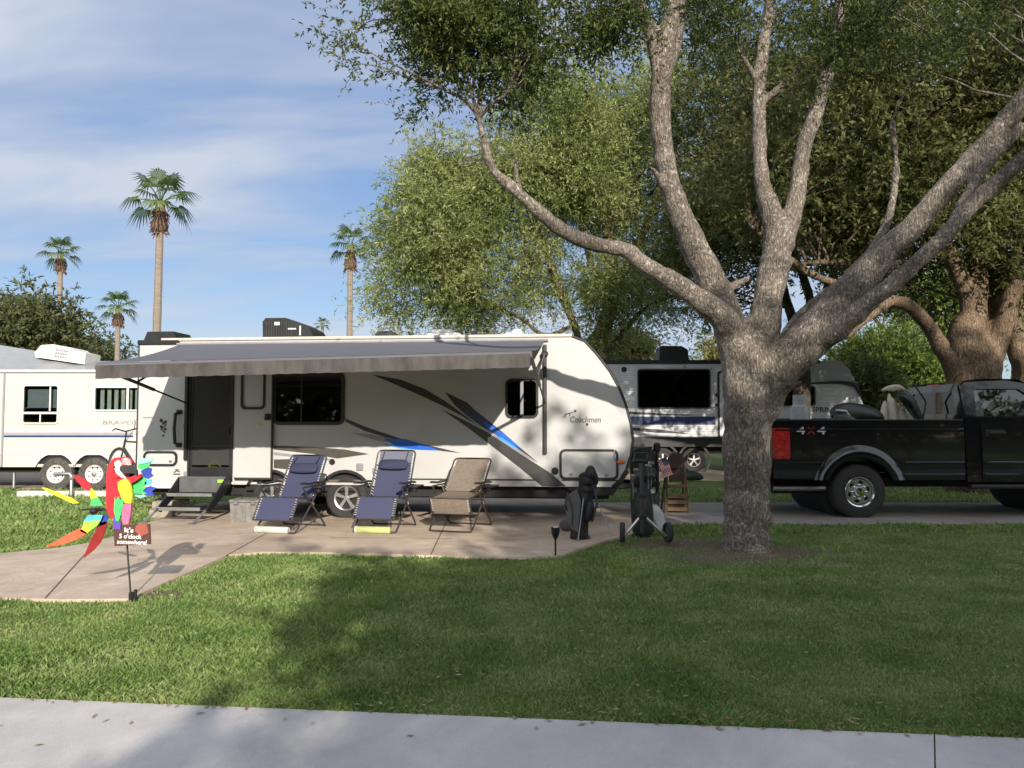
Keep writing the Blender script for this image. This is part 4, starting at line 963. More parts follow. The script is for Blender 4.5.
# ================================================================== the black pickup
KP = Plane(at(772, 440, 12.1).x, 12.1, 0.0); kp = lambda u, v, dy=0.0: KP.px(u, v, dy)
K = thing('pickup_truck', 'black four-wheel-drive pickup parked on the driveway behind the oak, bed loaded', 'pickup truck', KP.o)
WK = 1.98
wx, wz = kp(857, 491, .1)[0], .425; RK = .425; fxw = wx + 3.62
zrail, zbb = kp(860, 421)[1], kp(900, 480)[1]; xg = kp(965.5, 430)[0]; zcabb = kp(1000, 482)[1]
def archk(cx, r, z, n=14):
    dz_ = z - wz; hf = math.sqrt(max(.0001, r * r - dz_ * dz_)); a0 = math.atan2(dz_, hf); return [(cx + r * math.cos(PI - a0 - (PI - 2 * a0) * i / n), wz + r * math.sin(PI - a0 - (PI - 2 * a0) * i / n)) for i in range(n + 1)]
ra_ = .53
# bed sides: bulging section, so the paint catches light along the shoulder
def bulge(off): return lambda a, b, d: (a, d - (off * math.sin(max(0, min(1, (b - .55) / (zrail - .55))) * PI) if d < .04 else 0), b)
bedo = [(0.02, zbb + .02), (0.0, .95), (0.0, zrail - .02), (.03, zrail), (xg - .02, zrail), (xg - .02, zbb)] + archk(wx, ra_, zbb)[::-1]
def slab(outline, y, th, name, m, parent, n=6):
    MB().prism(outline, y, y + th).build(name, m, parent)
body = MB().prism(bedo, 0, .09)
body.prism(bedo, WK - .09, WK)
body.box(((xg) / 2, WK / 2, .92), (xg - .06, WK - .2, .05)); body.box((xg - .06, WK / 2, (zrail + .9) / 2), (.06, WK - .2, zrail - .9))
for y0 in (.09, WK - .32): body.box((wx, y0 + .115, 1.03), (1.1, .23, .26), .06)
bed = body.build('bed', M['truck'], K)
MB().box((.035, WK / 2, (zrail + .72) / 2), (.07, WK - .22, zrail - .72), .015).build('tailgate', M['truck'], K)
mb = MB()
for y in (.05, WK - .05): mb.box((xg / 2 + .01, y, zrail + .012), (xg - .08, .13, .03), .01)
mb.build('bed_rail', M['trucktrim'], K)
# crease lines pressed into the side
for v in (462.5, 474.5):
    z = kp(930, v)[1]; mb = MB(); mb.prism([(-.012, z - .02), (-.012, z + .004), (0.004, z + .02), (.004, z - .03)], kp(905, v)[0], xg - .03, mp=YZ); mb.build('side_crease', M['truck'], K)
z = kp(900, 430)[1]; MB().prism([(-.014, z - .012), (-.014, z + .012), (.004, z + .03), (.004, z - .03)], .05, xg - .03, mp=YZ).build('side_crease', M['truck'], K)
z = kp(800, 463)[1]; MB().prism([(-.014, z - .012), (-.014, z + .01), (.004, z + .02), (.004, z - .03)], .05, wx - ra_ - .06, mp=YZ).build('side_crease', M['truck'], K)
def flare(cx, side):
    """fender flare: a lip with a swollen shoulder over the wheel"""
    rows = []; y = -1 if side == 0 else 1; Y0 = 0 if side == 0 else WK
    for rr, out in ((.525, -.01), (.53, .055), (.56, .062), (.62, .06), (.68, .035), (.73, .0)):
        A = archk(cx, rr, zbb, 20); rows.append([(a, Y0 + y * out, b) for a, b in A])
    return MB().sheet(rows)
for cx in (wx, fxw):
    for sd_ in (0, 1): flare(cx, sd_).build('fender_flare', M['truck'], K)
    for y in (.14, WK - .14): wheel(K, cx, y, wz, RK, .27, 'truck', .56)
for cx in (wx, fxw): MB().prism(circle(cx, wz + .02, .52, 24), .30, WK - .30, mp=XZ).build('wheel_well', M['dark'], K)
# cab
tum = lambda a, b, d: (a, (d + .22 * max(0, b - 1.42)) if d < 1 else (d - .22 * max(0, b - 1.42)), b)
zroofk = kp(990, 380.5, .25)[1]; zbelt = kp(990, 420)[1]; xcab = xg + .02
dx0 = kp(982, 430)[0]; xA, xA2 = xcab + 1.62, xcab + 1.05; xdoor1 = dx0 + 1.22
cab = MB()
side = [(xcab, zcabb), (xcab, zbelt + .02), (xcab + .03, zbelt + .1), (xcab + .02, zroofk - .09), (xcab + .09, zroofk - .03), (xcab + .75, zroofk), (xA2, zroofk - .05), (xA, zbelt + .05), (xA + .08, zbelt), (xA + .08, zcabb)]
wino = [(xcab + .20, zbelt + .06), (xcab + .22, zroofk - .14), (xA2 - .12, zroofk - .14), (xA - .16, zbelt + .08), (xA - .16, zbelt + .06)]
for y0, y1 in ((.02, .08), (WK - .08, WK - .02)): cab.prism(side, y0, y1, [wino], mp=tum)
yr0, yr1 = .02 + .22 * (zroofk - 1.42), WK - .02 - .22 * (zroofk - 1.42)
cab.sheet([[(xcab + .02, yr0, zroofk - .09), (xcab + .02, yr1, zroofk - .09)], [(xcab + .09, yr0, zroofk - .025), (xcab + .09, yr1, zroofk - .025)], [(xcab + .4, yr0, zroofk + .01), (xcab + .4, yr1, zroofk + .01)], [(xA2 - .1, yr0, zroofk), (xA2 - .1, yr1, zroofk)], [(xA2, yr0, zroofk - .05), (xA2, yr1, zroofk - .05)]], .02)
cab.box((xcab + .03, WK / 2, (zcabb + zbelt) / 2 + .04), (.06, WK - .12, zbelt - zcabb + .08))
rw = lambda y, b: (xcab + .04, y, b)
for (ya, yb, za_, zb_) in ((.06, .28, zbelt, zroofk - .05), (WK - .28, WK - .06, zbelt, zroofk - .05)): pass
YZs = lambda a, b, d: (d, a + (.28 * max(0, b - 1.42) if a < .9 else -.28 * max(0, b - 1.42)), b)
cab.prism([(.05, zbelt), (WK - .05, zbelt), (WK - .05, zroofk - .05), (.05, zroofk - .05)], xcab + .005, xcab + .05, [[(.20, zbelt + .1), (WK - .20, zbelt + .1), (WK - .22, zroofk - .17), (.22, zroofk - .17)]], mp=YZs)
hz = zbelt - .02
cab.prism([(xA + .05, zcabb), (xA + .05, hz), (xA + .5, hz + .02), (fxw + .55, hz - .08), (fxw + .62, hz - .2), (fxw + .62, zcabb + .05), (fxw + .5, zcabb + .05)] + archk(fxw, ra_, zcabb)[::-1], .01, .10)
cab.prism([(xA + .05, zcabb), (xA + .05, hz), (xA + .5, hz + .02), (fxw + .55, hz - .08), (fxw + .62, hz - .2), (fxw + .62, zcabb + .05), (fxw + .5, zcabb + .05)] + archk(fxw, ra_, zcabb)[::-1], WK - .10, WK - .01)
cab.sheet([[(xA + .03, y, hz + (.06 if .3 < y < 1.7 else 0)) for y in (.01, .35, WK - .35, WK - .01)], [(xA + .5, y, hz + .02 + (.08 if .3 < y < 1.7 else 0)) for y in (.01, .35, WK - .35, WK - .01)], [(fxw + .55, y, hz - .08 + (.07 if .3 < y < 1.7 else 0)) for y in (.01, .35, WK - .35, WK - .01)], [(fxw + .64, y, hz - .22) for y in (.01, .35, WK - .35, WK - .01)]], .02)
cab.box((fxw + .60, WK / 2, (hz + .5) / 2 + .05), (.06, WK - .1, hz - .6), .01)
cab.build('cab', M['truck'], K)
dn = MB(); dn.prism([(dx0, zcabb + .05), (dx0, zbelt - .015), (xA - .02, zbelt - .015), (xA - .02, zcabb + .05)], .004, .03); door = dn.build('door', M['truck'], K)
MB().box((kp(997, 433)[0], -.015, kp(997, 433)[1]), (.26, .045, .05), .012).build('handle', M['trucktrim'], door)
MB().box((kp(990, 437)[0] + .08, -.001, kp(997, 433)[1]), (.30, .012, .1), .005).build('handle_recess', M['trucktrim'], door)
for v in (462.5, 474.5): z = kp(990, v)[1]; MB().prism([(-.010, z - .02), (-.010, z + .004), (0.006, z + .02), (.006, z - .03)], dx0 + .02, xA - .04, mp=YZ).build('side_crease', M['truck'], door)
MB().prism([(x, z) for x, z in grow(wino, .015)], .045, .052, mp=tum).build('side_window', M['glass'], K); MB().prism([(x, z) for x, z in grow(wino, .015)], WK - .052, WK - .045, mp=tum).build('side_window', M['glass'], K)
MB().prism([(.18, zbelt + .08), (WK - .18, zbelt + .08), (WK - .2, zroofk - .15), (.2, zroofk - .15)], xcab + .02, xcab + .027, mp=YZs).build('rear_window', M['glass'], K)
MB().add([(xA, .18, zbelt + .06), (xA, WK - .18, zbelt + .06), (xA2, WK - .32, zroofk - .06), (xA2, .32, zroofk - .06)], [(0, 1, 2, 3)]).build('windscreen', M['glass'], K)
mb = MB(); mb.prism([(.0, 1.0), (.0, 1.25)] + [(.03, 1.3), (.12, 1.3), (.14, 1.0)], .15, WK - .15, mp=lambda a, b, d: (xcab + .3 + a, d, b))
mb.box((xcab + .55, WK / 2, 1.02), (.6, WK - .4, .2), .06); mb.build('bench_seat', M['seat'], K)
for y in (.52, WK - .52): MB().box((xcab + .33, y, 1.46), (.10, .27, .2), .05).build('headrest', M['seat'], K)
MB().prism([(xcab + .10, zbelt + .06), (xcab + .12, zroofk - .15), (xcab + .30, zroofk - .15), (xcab + .36, zbelt + .06)], .085, .095, mp=tum).build('pillar_trim', M['sidinggrey'], K)
MB().tube([(xcab + 1.05 + .1 * math.sin(t), .55 + .19 * math.cos(t), 1.36 + .17 * math.sin(t)) for t in np.linspace(0, 2 * PI, 18, endpoint=False)], .018, 6, closed=True).build('steering_wheel', M['black'], K)
MB().box((xA - .2, WK / 2, 1.28), (.35, WK - .3, .2), .05).build('dashboard', M['trucktrim'], K)
mb = MB(); mb.box((xA - .12, -.16, zbelt + .09), (.10, .22, .24), .04); mb.tube([(xA - .12, .02, zbelt + .0), (xA - .12, -.1, zbelt + .03)], .025, 6); mb.build('side_mirror', M['trucktrim'], K)
MB().box((xcab + .035, WK / 2, zroofk - .05), (.03, .36, .045), .01).build('brake_light', M['redlens'], K)
# tail end
tl = (kp(774, 459)[0], kp(774, 459)[1], kp(789.5, 428)[0], kp(789, 428)[1])
for y in (-.012, WK - .10): MB().prism(rrect(tl[0] - .02, tl[1], tl[2], tl[3], .03), y, y + .115).build('tail_lamp', M['redlens'], K)
for dz2 in (.15, .30): MB().box(((tl[0] + tl[2]) / 2, -.014, tl[1] + dz2), (.2, .006, .012), .002).build('lamp_divider', M['ndarkred'], K)
MB().box((-.09, WK / 2, (kp(775, 478)[1] + kp(775, 462)[1]) / 2), (.20, WK - .04, .25), .05).build('rear_bumper', M['steel'], K)
mb = MB(); mb.box((-.0, WK / 2, .50), (.3, 1.3, .1), .02); mb.tube([(.1, .35, .42), (wx - .2, .35, .42)], .05, 8); mb.box((xg / 2 + 1, WK / 2, .55), (5.3, 1.1, .16)); mb.tube([(wx, .2, wz), (wx, WK - .2, wz)], .07, 8); mb.lathe([(.001, -.17), (.16, -.1), (.16, .1), (.001, .17)], (wx, WK / 2, wz), 'y', 14); mb.tube([(fxw, .2, wz), (fxw, WK - .2, wz)], .06, 8); mb.build('chassis', M['dark'], K)
mb = MB(); mb.tube([(.08, .22, .46), (wx - .45, .22, .46)], .04, 8); mb.build('exhaust', M['steel'], K)
MB().box(((xcab + xA) / 2, -.02, zcabb - .07), (xA - xcab, .14, .06), .02).build('running_board', M['trucktrim'], K)
# 4X4 badge
for u_, ch, mk in ((800.5, '4', 'sidinggrey'), (810.8, 'X', 'red'), (821, '4', 'sidinggrey')):
    x, z = kp(u_, 430.5); lettering('badge_lettering', ch, M[mk], K, x, -.012, z, .135, .12, bold=.012)
# ---- what is in the bed
def bedpt(u, v, dy): x, z = kp(u, v, dy); return Vector((KP.o.x + x, KP.o.y + dy, z))
BZ = .945
p = bedpt(800, 425, .55)
g = thing('propane_tank', 'pale grey propane tank standing at the tail of the black pickup bed', 'propane tank', (p.x, p.y, BZ))
zt_ = bedpt(800, 403, .55).z - BZ
MB().lathe([(.11, 0), (.14, .03), (.155, .09), (.155, zt_ - .14), (.14, zt_ - .06), (.08, zt_ - .005), (.03, zt_)], n=24).build('tank_body', M['tankgrey'], g)
mb = MB(); n = 22
rowsA = [[(.105 * math.cos(a), .105 * math.sin(a), zz_) for a in np.linspace(.5, 2 * PI - .5, n)] for zz_ in (zt_ - .03, zt_ + .13)]
MB().sheet(rowsA, .006).build('collar', M['tankgrey'], g)
mb.tube([(0, 0, zt_), (0, 0, zt_ + .07)], .022, 8); mb.box((0, -.04, zt_ + .07), (.05, .09, .03), .008); mb.build('valve', M['steel'], g)
# dark tarp bundle, a lumpy slanted heap
def lump(name, pts, rad, m, parent, seed=0, n=14, amp=.18, sub_=1, flat=1.0):
    r = random.Random(seed); mb = MB(); P = [Vector(q) for q in pts]; k = len(P); vs = []; fs = []
    for i, q in enumerate(P):
        t = ((P[min(k - 1, i + 1)] - P[max(0, i - 1)])).normalized(); x = Vector((0, 1, 0)).cross(t); x = x.normalized() if x.length > 1e-4 else Vector((1, 0, 0)); y = t.cross(x)
        for j in range(n):
            a = 2 * PI * j / n; rr = rad[i] * (1 + amp * (r.random() - .5) * 2); vs.append(q + x * math.cos(a) * rr * flat + y * math.sin(a) * rr)
    for i in range(k - 1):
        for j in range(n): fs.append((i * n + j, i * n + (j + 1) % n, (i + 1) * n + (j + 1) % n, (i + 1) * n + j))
    fs.append(tuple(range(n))[::-1]); fs.append(tuple((k - 1) * n + j for j in range(n))); mb.add(vs, fs)
    o = mb.build(name, m, parent, ang=80); sm = o.modifiers.new('smooth', 'SUBSURF'); sm.levels = 1; sm.render_levels = 2
    return o
p = bedpt(858, 424, .7)
g = thing('tarp_bundle', 'slanting bundle of dark grey tarp in the middle of the truck bed', 'tarp', (p.x, p.y, BZ))
q = lambda u, v, dy: tuple(bedpt(u, v, dy) - Vector((p.x, p.y, BZ)))
lump('cover', [q(832, 418, .55), q(836, 412, .6), (*q(848, 413, .7)[:2], q(848, 413, .7)[2]), q(864, 415, .75), q(878, 417, .75), q(884, 419, .75)], [.03, .15, .17, .16, .13, .04], M['tarp'], g, 3, 14, .2)
lump('fold', [q(834, 418, .35), q(845, 421, .4), q(858, 425, .45)], [.10, .13, .06], M['tarpgreen'], g, 5, 12, .25)
lump('load', [(-.3, -.1, .04), (0, 0, .2), (.35, .1, .04)], [.15, .3, .15], M['tarp'], g, 6, 12, .2)
MB().tube([q(836, 410, .38), q(846, 411, .42), q(850, 417, .42), q(858, 423, .42)], [.012, .02, .02, .01], 6).build('light_edge', M['offwhite'], g)
# closed cream parasol / folded canvas
p = bedpt(893, 424, .9)
g = thing('canvas_bundle', 'cream canvas shade bundled upright against the cab of the black pickup', 'canvas', (p.x, p.y, BZ)); q = lambda u, v, dy: tuple(bedpt(u, v, dy) - Vector((p.x, p.y, BZ)))
for k, (u0, u1, vt, dy) in enumerate(((884, 885, 400, .95), (889, 889, 392, 1.0), (894, 892, 397, .92), (899, 896, 402, 1.0), (903, 900, 409, .9))):
    lump('fold', [(q(u0, 424, dy)[0], q(u0, 424, dy)[1], .02), q(u0, 420, dy), q((u0 + u1) / 2 + (k % 2), 411, dy), q(u1, vt, dy)], [.075, .085, .06 + .01 * (k % 3), .03], M['canvas'], g, 20 + k, 9, .4)
lump('folded_top', [q(881, 391, 1.0), q(886, 388, 1.0), q(892, 389, 1.0), q(899, 387, 1.0), q(906, 391, 1.0)], [.02, .05, .06, .05, .02], M['canvas'], g, 4, 9, .5)
p = bedpt(908, 424, .75)
g = thing('camp_chair', 'folded grey green camp chair leaning on the rear window of the pickup', 'camp chair', (p.x, p.y, BZ)); q = lambda u, v, dy: tuple(bedpt(u, v, dy) - Vector((p.x, p.y, BZ)))
mb = MB(); mb.tube([q(924, 421, .8), q(902, 390, .85)], .022, 6); mb.tube([(q(924, 421, .8)[0], q(924, 421, .8)[1], 0.01), q(924, 421, .8)], .02, 6); mb.tube([q(918, 422, .7), q(897, 395, .75)], .02, 6); mb.tube([q(914, 384, .9), q(926, 402, .9), q(922, 424, .9)], .016, 6); mb.build('frame', M['gunmetal'], g)
lump('fabric', [q(900, 392, .8), q(908, 398, .8), q(915, 410, .78), q(922, 421, .78)], [.06, .11, .09, .05], M['tarpgreen'], g, 12, 12, .3)
lump('strap_pile', [q(898, 394, .7), q(905, 399, .7), q(912, 408, .7)], [.06, .09, .05], M['tarp'], g, 14, 12, .3)

# ================================================================== bicycle on the rear rack
def bicycle(loc, rz):
    b = thing('bicycle', 'dark bicycle carried upright on the rack behind the white trailer', 'bicycle', loc, rz)
    rw_, fw_ = Vector((-.52, 0, .34)), Vector((.54, 0, .34))
    for c in (rw_, fw_):
        e = sub('wheel', b, c)
        MB().tube([(.325 * math.cos(t), 0, .325 * math.sin(t)) for t in np.linspace(0, 2 * PI, 32, endpoint=False)], .022, 8, closed=True).build('tyre', M['rubber'], e)
        MB().tube([(.298 * math.cos(t), 0, .298 * math.sin(t)) for t in np.linspace(0, 2 * PI, 32, endpoint=False)], .012, 6, closed=True).build('rim', M['steel'], e)
        mb = MB()
        for k in range(14): a = 2 * PI * k / 14; mb.tube([(0, .02 * (-1) ** k, 0), (.295 * math.cos(a), 0, .295 * math.sin(a))], .0022, 4)
        mb.lathe([(.02, -.04), (.02, .04)], axis='y', n=8); mb.build('spokes', M['alu'], e)
    bb, st_, hd, hb = Vector((-.06, 0, .30)), Vector((-.18, 0, .78)), Vector((.36, 0, .82)), Vector((.40, 0, .68))
    mb = MB()
    for a, c, r in ((bb, st_, .016), (st_, hd - Vector((0, 0, .03)), .016), (bb, hb, .019), (hd, hb, .02), (bb, rw_, .011), (st_, rw_, .010), (hb, fw_, .014)): mb.tube([a, c], r, 8)
    mb.build('frame', M['charcoal'], b)
    mb = MB(); mb.tube([hd, hd + Vector((-.03, 0, .14))], .013, 6); h = hd + Vector((-.0, 0, .15)); mb.tube([h + Vector((-.12, -.30, .02)), h + Vector((-.02, -.2, .05)), h, h + Vector((-.02, .2, .05)), h + Vector((-.12, .30, .02))], .013, 6); mb.tube([h + Vector((.02, -.15, 0)), h + Vector((.12, -.12, -.12)), hb + Vector((.05, 0, 0))], .005, 5); mb.tube([h + Vector((0, -.16, .02)), h + Vector((0, -.18, .16)), h + Vector((.03, -.18, .2))], .008, 5); mb.build('handlebar', M['black'], b)
    mb = MB(); mb.tube([st_, st_ + Vector((-.03, 0, .12))], .012, 6); mb.prism([(-.34, -.05), (-.34, .05), (-.2, .07), (-.0, .02), (-.0, -.02), (-.2, -.07)], .90, .94, mp=XY); mb.build('saddle', M['black'], b)
    mb = MB(); mb.lathe([(.085, -.03), (.085, -.022)], bb, 'y', 16); mb.tube([bb + Vector((0, -.05, 0)), bb + Vector((.12, -.06, -.1))], .01, 6); mb.tube([bb + Vector((0, .05, 0)), bb + Vector((-.12, .06, .1))], .01, 6); mb.build('crank', M['steel'], b)
    return b
bicycle((-6.62, 13.62, .38), R(147))

# ================================================================== chairs on the patio
PZ = .03
def chair(label, loc, rz, prof, cloth, pad, tube, sheer=None, pillow=True, group='zero gravity loungers on the patio'):
    c = thing('lounge_chair', label, 'lounge chair', loc, rz, group)
    Wd = .25                                     # half width of the sling
    head, hip, knee, foot = prof
    P = lambda x, f, z: (x, -f, z)
    fr = MB()
    for s in (-1, 1):
        x = s * (Wd + .035)
        fr.tube([P(x, *hip), P(x * 1.0, hip[0] * .9 + head[0] * .1, hip[1] * .9 + head[1] * .1), P(x, head[0] * .93 + hip[0] * .07, head[1] * .93 + hip[1] * .07), P(x * .93, head[0] * .985 + hip[0] * .015, head[1] * .985 + hip[1] * .015), P(x * .8, *head), P(0, *head)], .0125, 8)
        fr.tube([P(x, *hip), P(x, *knee), P(x, *foot)], .0125, 8)
    for q in (knee, foot, hip): fr.tube([P(-Wd - .035, *q), P(Wd + .035, *q)], .0105, 8)
    fr.build('sling_frame', M[tube], c)
    def sling(a, b, m, name, y0=0., y1=1., sagk=.025, w=Wd, th=.006):
        rows = []
        for i in range(9):
            t = y0 + (y1 - y0) * i / 8; row = []
            for j in range(7):
                xx = (j / 3 - 1); sag = sagk * math.sin(PI * i / 8) * (1 - xx * xx * .8); f = a[0] + (b[0] - a[0]) * t; z = a[1] + (b[1] - a[1]) * t
                nf, nz_ = -(b[1] - a[1]), (b[0] - a[0]); l = math.hypot(nf, nz_); row.append(P(xx * w, f + nf / l * sag * (1 if name != 'back_sling' else 1), z - abs(nz_ / l) * sag))
            rows.append(row)
        return MB().sheet(rows, th).build(name, M[m], c)
    if sheer: sling(hip, head, cloth, 'back_sling', .02, .74, .012); sling(hip, head, sheer, 'head_sling', .74, .985, .004)
    else: sling(hip, head, cloth, 'back_sling', .02, .985, .012)
    sling(hip, knee, cloth, 'seat_sling'); sling(knee, foot, cloth, 'leg_sling', 0, 1, .006)
    lc = MB()
    for a, b, n in ((hip, head, 15), (knee, foot, 8)):
        for i in range(n):
            t = .06 + .86 * i / n
            for s in (-1, 1): lc.tube([P(s * Wd * .985, a[0] + (b[0] - a[0]) * t, a[1] + (b[1] - a[1]) * t), P(s * (Wd + .034), a[0] + (b[0] - a[0]) * (t + .02), a[1] + (b[1] - a[1]) * (t + .02) + .004)], .0048, 5)
    lc.build('lacing', M['lace'], c)
    if pillow:
        t = .70; f = hip[0] + (head[0] - hip[0]) * t + .055; z = hip[1] + (head[1] - hip[1]) * t
        ang = math.atan2(head[1] - hip[1], head[0] - hip[0]) - PI / 2
        pm = MB().box((0, 0, 0), (.44, .085, .165), .035).build('pillow', M[pad], c, P(0, f, z), (-ang * 1.0, 0, 0))
        sm = pm.modifiers.new('soft', 'SUBSURF'); sm.levels = 1; sm.render_levels = 2
        for s in (-.18, .18):
            st_ = MB().tube([P(s, f - .01, z + .06), P(s, hip[0] + (head[0] - hip[0]) * .97 + .012, hip[1] + (head[1] - hip[1]) * .97)], .008, 5).build('strap', M[pad], pm)
            st_.matrix_parent_inverse = (Matrix.Translation(pm.location) @ Matrix.Rotation(-ang, 4, 'X')).inverted()
    for s in (-1, 1):
        x = s * (Wd + .075)
        l1 = MB(); l1.tube([P(x, .30, .60), P(x, .05, .35), P(x, -.30, .06), P(x * .97, -.36, .014), P(x * .85, -.38, .014), P(0, -.38, .014)], .0125, 8); l1.build('rear_leg', M[tube], c)
        l2 = MB(); x2 = x * .94; l2.tube([P(x2, -.22, .60), P(x2, .02, .36), P(x2, .40, .05), P(x2 * .97, .45, .014), P(x2 * .85, .47, .014), P(0, .47, .014)], .0125, 8); l2.build('front_leg', M[tube], c)
        ar = MB(); ar.sheet([[P(x + dx, f, z) for dx in (-.028, 0, .028)] for f, z in ((-.26, .615), (-.15, .635), (.0, .628), (.15, .625), (.27, .645), (.33, .64))], .022); ar.build('armrest', M['black'], c)
        mb = MB(); mb.tube([P(x, -.22, .60), P(x, .30, .60)], .0115, 6); mb.tube([P(s * (Wd + .035), *hip), P(x, -.05, .6)], .0115, 6); mb.tube([P(s * (Wd + .035), knee[0] - .1, knee[1] - .01), P(x, .12, .42)], .01, 6); mb.lathe([(.03, -.015), (.035, 0), (.03, .015)], P(x, .02, .36), 'x', 10); mb.build('link', M[tube], c)
    tr = MB(); x = (Wd + .15); tr.prism(rrect(x - .06, -.18, x + .10, .12, .04), .585, .605, [circle(x + .02, .04, .036, 14)], mp=lambda a, b, d: (a, -b, d)); tr.lathe([(.034, .52), (.04, .60)], (x + .02, -.04, 0), 'z', 12); tr.build('cup_tray', M['black'], c)
    return c
Q1 = ((-.46, 1.0), (-.10, .42), (.34, .46), (.52, .18))
g1, g2, g3 = gnd(292, 531), gnd(386, 530.5), gnd(462, 530)
chair('navy lounger nearest the entry steps, white roll by its foot bar', (g1.x, g1.y, PZ), R(-14), Q1, 'bluecloth', 'bluepad', 'gunmetal')
chair('navy lounger in the middle, sheer top above its pillow, pale green roll below', (g2.x, g2.y, PZ), R(-11), ((-.44, 1.07), (-.10, .42), (.34, .46), (.50, .19)), 'bluecloth', 'bluepad', 'gunmetal', sheer='bluesheer')
chair('taupe lounger reclined low, the only one that is not navy', (g3.x, g3.y, PZ), R(-17), ((-.46, .95), (-.02, .50), (.50, .455), (.40, .24)), 'tancloth', 'tancloth', 'bronze', pillow=False)
for (uv, lab, mk, rz) in (((274, 535), 'white roll lying at the foot of the navy lounger beside the tote', 'rollwhite', -14), ((374, 535), 'pale green roll lying at the foot of the middle navy lounger', 'rollgreen', -8)):
    p = gnd(*uv); o = thing('rolled_mat', lab, 'rolled mat', (p.x, p.y - .06, PZ), R(rz))
    MB().lathe([(.01, -.235), (.04, -.235), (.046, -.22), (.046, .22), (.04, .235), (.01, .235)], (0, 0, .046), 'x', 16).build('mat', M[mk], o)
    MB().lathe([(.03, -.255), (.05, -.25), (.05, -.225), (.03, -.22)], (0, 0, .046), 'x', 14).build('end_knob', M['rollwhite'], o)
# ---- grey storage tote by the steps
p = gnd(245, 525); o = thing('storage_tote', 'scuffed grey storage tote with a lid between the entry steps and first lounger', 'storage box', (p.x, p.y + .22, PZ), R(-4))
wt = .46; mb = MB()
vs = []
for z, k in ((0, .94), (.30, 1.0)): vs += [(sx * wt / 2 * k, sy * .2 * k, z) for sx, sy in ((-1, -1), (1, -1), (1, 1), (-1, 1))]
mb.add(vs, [(3, 2, 1, 0), (4, 5, 6, 7)] + [(i, (i + 1) % 4, 4 + (i + 1) % 4, 4 + i) for i in range(4)])
for x in (-.16, 0, .16): mb.box((x, -.196, .14), (.02, .015, .24), .004)
mb.build('tub', M['tote'], o); MB().box((0, 0, .315), (wt + .03, .44, .045), .014).build('lid', M['tote'], o)
for x in (-.13, .13): MB().box((x, -.225, .30), (.07, .02, .07), .008).build('latch', M['steel'], o)
mb = MB(); mb.tube([(-.13, -.02, .335), (-.11, -.02, .385), (.11, -.02, .385), (.13, -.02, .335)], .010, 6); mb.build('handle', M['black'], o)
# ---- blocks under the rear corner, pale timber by the steps
p = gnd(160, 519); o = thing('paver_block', 'stack of two tan paver blocks on the grass by the entry steps', 'paver blocks', (p.x, p.y + .12, 0), R(4))
MB().box((0, 0, .075), (.36, .26, .13), .012).build('block', M['block'], o); MB().box((.02, .01, .21), (.33, .24, .12), .012).build('block', M['block'], o)
p = gnd(157, 512); o = thing('leveling_board', 'loose weathered boards heaped behind the tan paver blocks', 'boards', (p.x, p.y + .45, 0), R(8))
for k, (a, z, l) in enumerate(((0, .05, .7), (12, .10, .62), (-10, .15, .55), (5, .20, .5), (18, .25, .45))): MB().box((0.02 * k, .02 * k, z), (l, .15, .035), .005, 0, Matrix.Rotation(R(a), 3, 'Z') @ Matrix.Rotation(R(4 - 2 * k), 3, 'Y')).build('board', M['block'] if k % 2 else M['wood'], o)
# ---- things at the trailer door: a yellow green bag inside the doorway
dpt = TP.o + TP.t * ((D0 + D1) / 2 - .05) + TP.n * .25
o = thing('tote_bag', 'small yellow green bag on the floor just inside the screen door', 'bag', (dpt.x, dpt.y, DZ0 + .002), TP.rz)
lump('bag_body', [(-.2, 0, .09), (-.1, 0, .1), (.1, 0, .1), (.22, 0, .08)], [.05, .10, .09, .04], M['nlime'], o, 2, 12, .2)
MB().tube([(-.1, 0, .18), (-.04, 0, .26), (.05, 0, .26), (.1, 0, .17)], .01, 6).build('handle', M['nyellow'], o)

# ---- solar stake light
p = gnd(555.5, 558); o = thing('solar_light', 'small black solar stake light at the patio edge', 'garden light', (p.x, p.y, 0))
MB().tube([(0, 0, -.05), (0, 0, .2)], .011, 8).build('stake', M['black'], o)
MB().lathe([(.012, .2), (.045, .27), (.05, .34), (.044, .34), (.04, .28), (.01, .21)], n=14).build('shade', M['black'], o)
MB().lathe([(.03, .27), (.034, .335), (.02, .345), (.001, .345)], n=12).build('lamp_cover', M['sidinggrey'], o)

# ---- golf bag on its stand
p = gnd(577, 541); o = thing('golf_bag', 'black golf bag under its hood, propped on two thin stand legs', 'golf bag', (p.x, p.y, PZ), R(0))
Y = p.y; L2 = lambda u, v, dy=0.0: tuple(at(u, v, Y + dy) - Vector((p.x, p.y, PZ)))
mb = MB(); mb.tube([L2(578, 541), L2(579, 537), L2(580, 520, .03), L2(584, 500, .08), L2(587, 488, .1), L2(588, 484, .11)], [.10, .115, .112, .108, .115, .12], 18); mb.build('bag_body', M['bagblack'], o)
for (u, v, rr) in ((580, 537, .121), (584, 501, .116), (587, 489, .122)):
    c = L2(u, v, .03 if v > 510 else .09); MB().tube([(c[0] + rr * math.cos(t), c[1] + rr * math.sin(t), c[2] + .02 * math.sin(t)) for t in np.linspace(0, 2 * PI, 20, endpoint=False)], .009, 6, closed=True).build('rim', M['black'], o)
lump('hood', [L2(586, 489, .1), L2(588, 483, .11), L2(587, 475, .12), L2(586, 471, .12)], [.11, .15, .13, .07], M['bagblack'], o, 8, 11, .28)
lump('club_cover', [L2(589, 480, .05), L2(591, 472, .06), L2(590, 465, .08)], [.10, .095, .04], M['bagblack'], o, 11, 10, .35)
